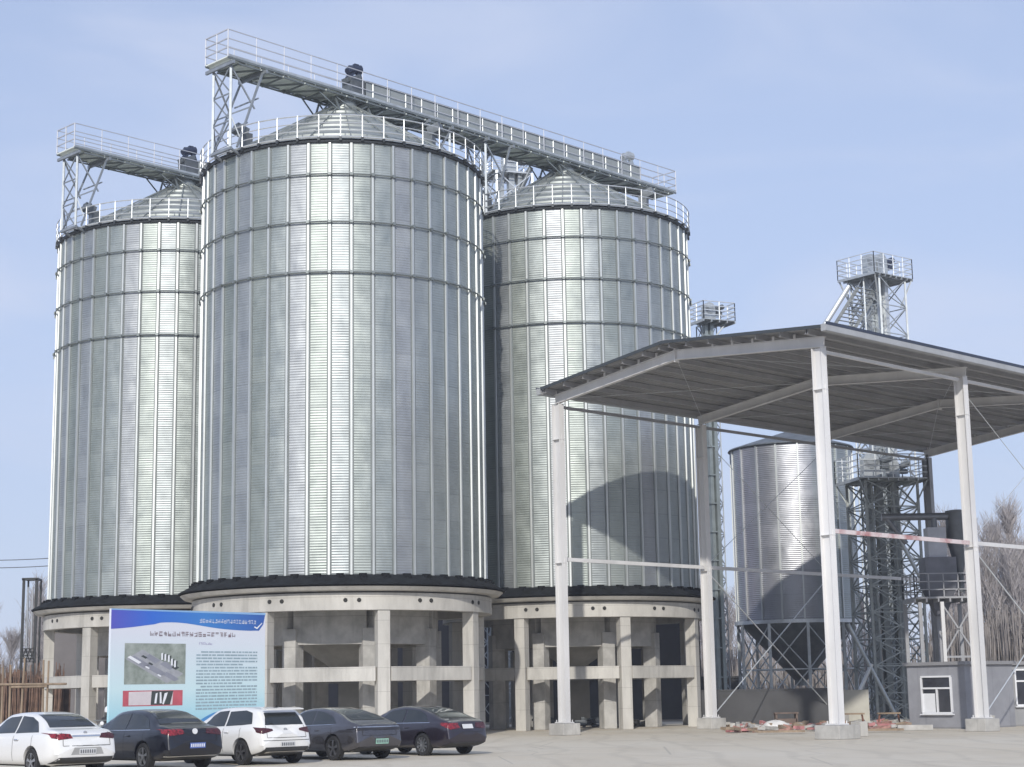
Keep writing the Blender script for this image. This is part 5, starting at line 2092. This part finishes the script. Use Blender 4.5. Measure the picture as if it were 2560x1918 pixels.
# ------------------------------------------------------------------ bare winter trees
def tree_meshes(seed, H, tall=True):
    rs = random.Random(seed)
    tr, cr_ = MB(), MB()
    pts = [Vector((0, 0, 0))]
    for i in range(1, 9):
        pts.append(Vector((rs.uniform(-.12, .12) * i * .4, rs.uniform(-.12, .12) * i * .4, H * .93 * i / 8)))
    for i in range(8):
        tr.tube(pts[i], pts[i + 1], .17 * (1 - i / 8.6), 7, r2=.17 * (1 - (i + 1) / 8.6), caps=False)

    def tp(z):
        k = max(0, min(7.999, z / (H * .93) * 8))
        return pts[int(k)].lerp(pts[int(k) + 1], k - int(k))
    nb = 27 if tall else 22
    for b in range(nb):
        z = H * rs.uniform(.16, .93)
        a = rs.uniform(0, 2 * PI)
        ln = (H - z) * rs.uniform(.35, .55) + .9
        out = rs.uniform(.28, .5) if tall else rs.uniform(.6, 1.0)
        p = tp(z)
        d = Vector((math.cos(a) * out, math.sin(a) * out, 1)).normalized()
        segs = [p]
        for k in range(4):
            d = (d + Vector((rs.uniform(-.15, .15), rs.uniform(-.15, .15), .12))).normalized()
            segs.append(segs[-1] + d * ln / 4)
        for k in range(4):
            cr_.tube(segs[k], segs[k + 1], .045 * (1 - k * .2), 3, r2=.045 * (.8 - k * .2) + .006, caps=False)
            for q in range(7):
                s = segs[k].lerp(segs[k + 1], rs.random())
                a2 = rs.uniform(0, 2 * PI)
                d2 = Vector((math.cos(a2) * .45, math.sin(a2) * .45, rs.uniform(.5, 1.1))).normalized()
                l2 = rs.uniform(.5, 1.7)
                e_ = s + d2 * l2
                cr_.tube(s, e_, .019, 3, r2=.007, caps=False)
                for _ in range(2):
                    s3 = s.lerp(e_, rs.uniform(.2, .9))
                    d3 = (d2 + Vector((rs.uniform(-.6, .6), rs.uniform(-.6, .6), rs.uniform(-.1, .4)))).normalized()
                    cr_.tube(s3, s3 + d3 * rs.uniform(.3, .8), .012, 3, r2=.005, caps=False)
    return tr, cr_


def plant_trees():
    protos = []
    for sd_, H, tall in ((1, 14.0, True), (2, 12.2, True), (3, 13.2, True), (4, 9.0, False)):
        tr, cr_ = tree_meshes(sd_, H, tall)
        t = thing("bare_tree", "", "tree", (0, 0, 0))
        c = cr_.build("crown", BARK, t, local=True)
        k = tr.build("trunk", BARK2, t, local=True, smooth=60)
        protos.append((t, k, c, [0]))
    rs = random.Random(21)
    spots = []
    # right-hand poplar belt
    for row, (Y, n) in enumerate(((128, 16), (134, 16), (141, 16))):
        for i in range(n):
            x = 33 + (i + rs.random() * .8 + row * .3) * 1.75
            spots.append((x, Y + rs.uniform(-2, 2), rs.randrange(3), rs.uniform(.88, 1.08), 0))
    # behind the hopper silo and towers
    for i in range(20):
        spots.append((9.5 + i * 1.25 + rs.uniform(-.4, .4), 138 + rs.uniform(-4, 6), rs.randrange(3), rs.uniform(.62, .8), 1))
    # left, low and far
    for i in range(26):
        spots.append((-52 + i * .92 + rs.uniform(-.5, .5), 140 + rs.uniform(-8, 10), 3 if rs.random() < .6 else rs.randrange(3), rs.uniform(.72, 1.0) if rs.random() < .8 else .8, 2))
    LABT = ["bare leafless poplar in the dense belt of trees at the right edge", "bare leafless tree far behind the hopper silo and elevator tower", "low bare tree in the far growth at the left edge"]
    GR = ["poplar belt at the right edge", "bare trees behind the hopper silo", "far bare trees at the left edge"]
    first = [True] * 4
    for x, y, k, s, zone in spots:
        t, tk, c, cnt = protos[k]
        if first[k]:
            n_ = t
            first[k] = False
        else:
            n_ = t.copy()
            COL.objects.link(n_)
            for ch in (tk, c):
                q = ch.copy()
                COL.objects.link(q)
                q.parent = n_
        n_.location = (x, y, 0)
        n_.rotation_euler = (0, 0, rs.uniform(0, 6.28))
        sx = s if k < 3 else s * 1.0
        n_.scale = (sx, sx, sx)
        n_["label"] = LABT[zone]
        n_["group"] = GR[zone]


plant_trees()
# undergrowth that closes the belt near the ground
rs = random.Random(8)
m = MB()
for i in range(3600):
    x = rs.uniform(31, 62)
    y = rs.uniform(124, 131)
    h = rs.uniform(2.5, 7.5)
    m.bar((x, y, 0), (x + rs.uniform(-.35, .35), y, h), rs.uniform(.025, .06))
tag(m.build("undergrowth", mat("dry_undergrowth", (.27, .245, .23), .95, 0, .35, 1.0)), "dense dry upright saplings and undergrowth filling the tree belt at the right", "undergrowth", kind="stuff")
m = MB()
for i in range(2600):
    x = rs.uniform(-56, -26)
    y = rs.uniform(130, 136)
    h = rs.uniform(1.5, 5.0)
    m.bar((x, y, 0), (x + rs.uniform(-.35, .35), y, h), rs.uniform(.025, .06))
for i in range(1800):
    x = rs.uniform(10, 31)
    y = rs.uniform(125, 131)
    h = rs.uniform(1.5, 5.0)
    m.bar((x, y, 0), (x + rs.uniform(-.35, .35), y, h), rs.uniform(.025, .06))
tag(m.build("undergrowth", mat("dry_undergrowth", (.16, .125, .10))), "thin dry saplings far behind the yard on the left and behind the towers", "undergrowth", kind="stuff")


# ------------------------------------------------------------------ light haze in the air
m = MB()
m.box((0, 120, 24), (1700, 440, 50.2))
hb = m.build("haze", bpy.data.materials.new("haze_air"))
hm = hb.data.materials[0]
hm.use_nodes = True
hn = hm.node_tree.nodes
hn.remove(hn["Principled BSDF"])
pv = hn.new("ShaderNodeVolumePrincipled")
pv.inputs["Color"].default_value = (.86, .90, 1.0, 1)
pv.inputs["Density"].default_value = 0.00065
pv.inputs["Anisotropy"].default_value = 0.0
hm.node_tree.links.new(pv.outputs[0], hn["Material Output"].inputs["Volume"])
tag(hb, kind="stuff", label="thin pale haze in the air over the whole yard", cat="haze")
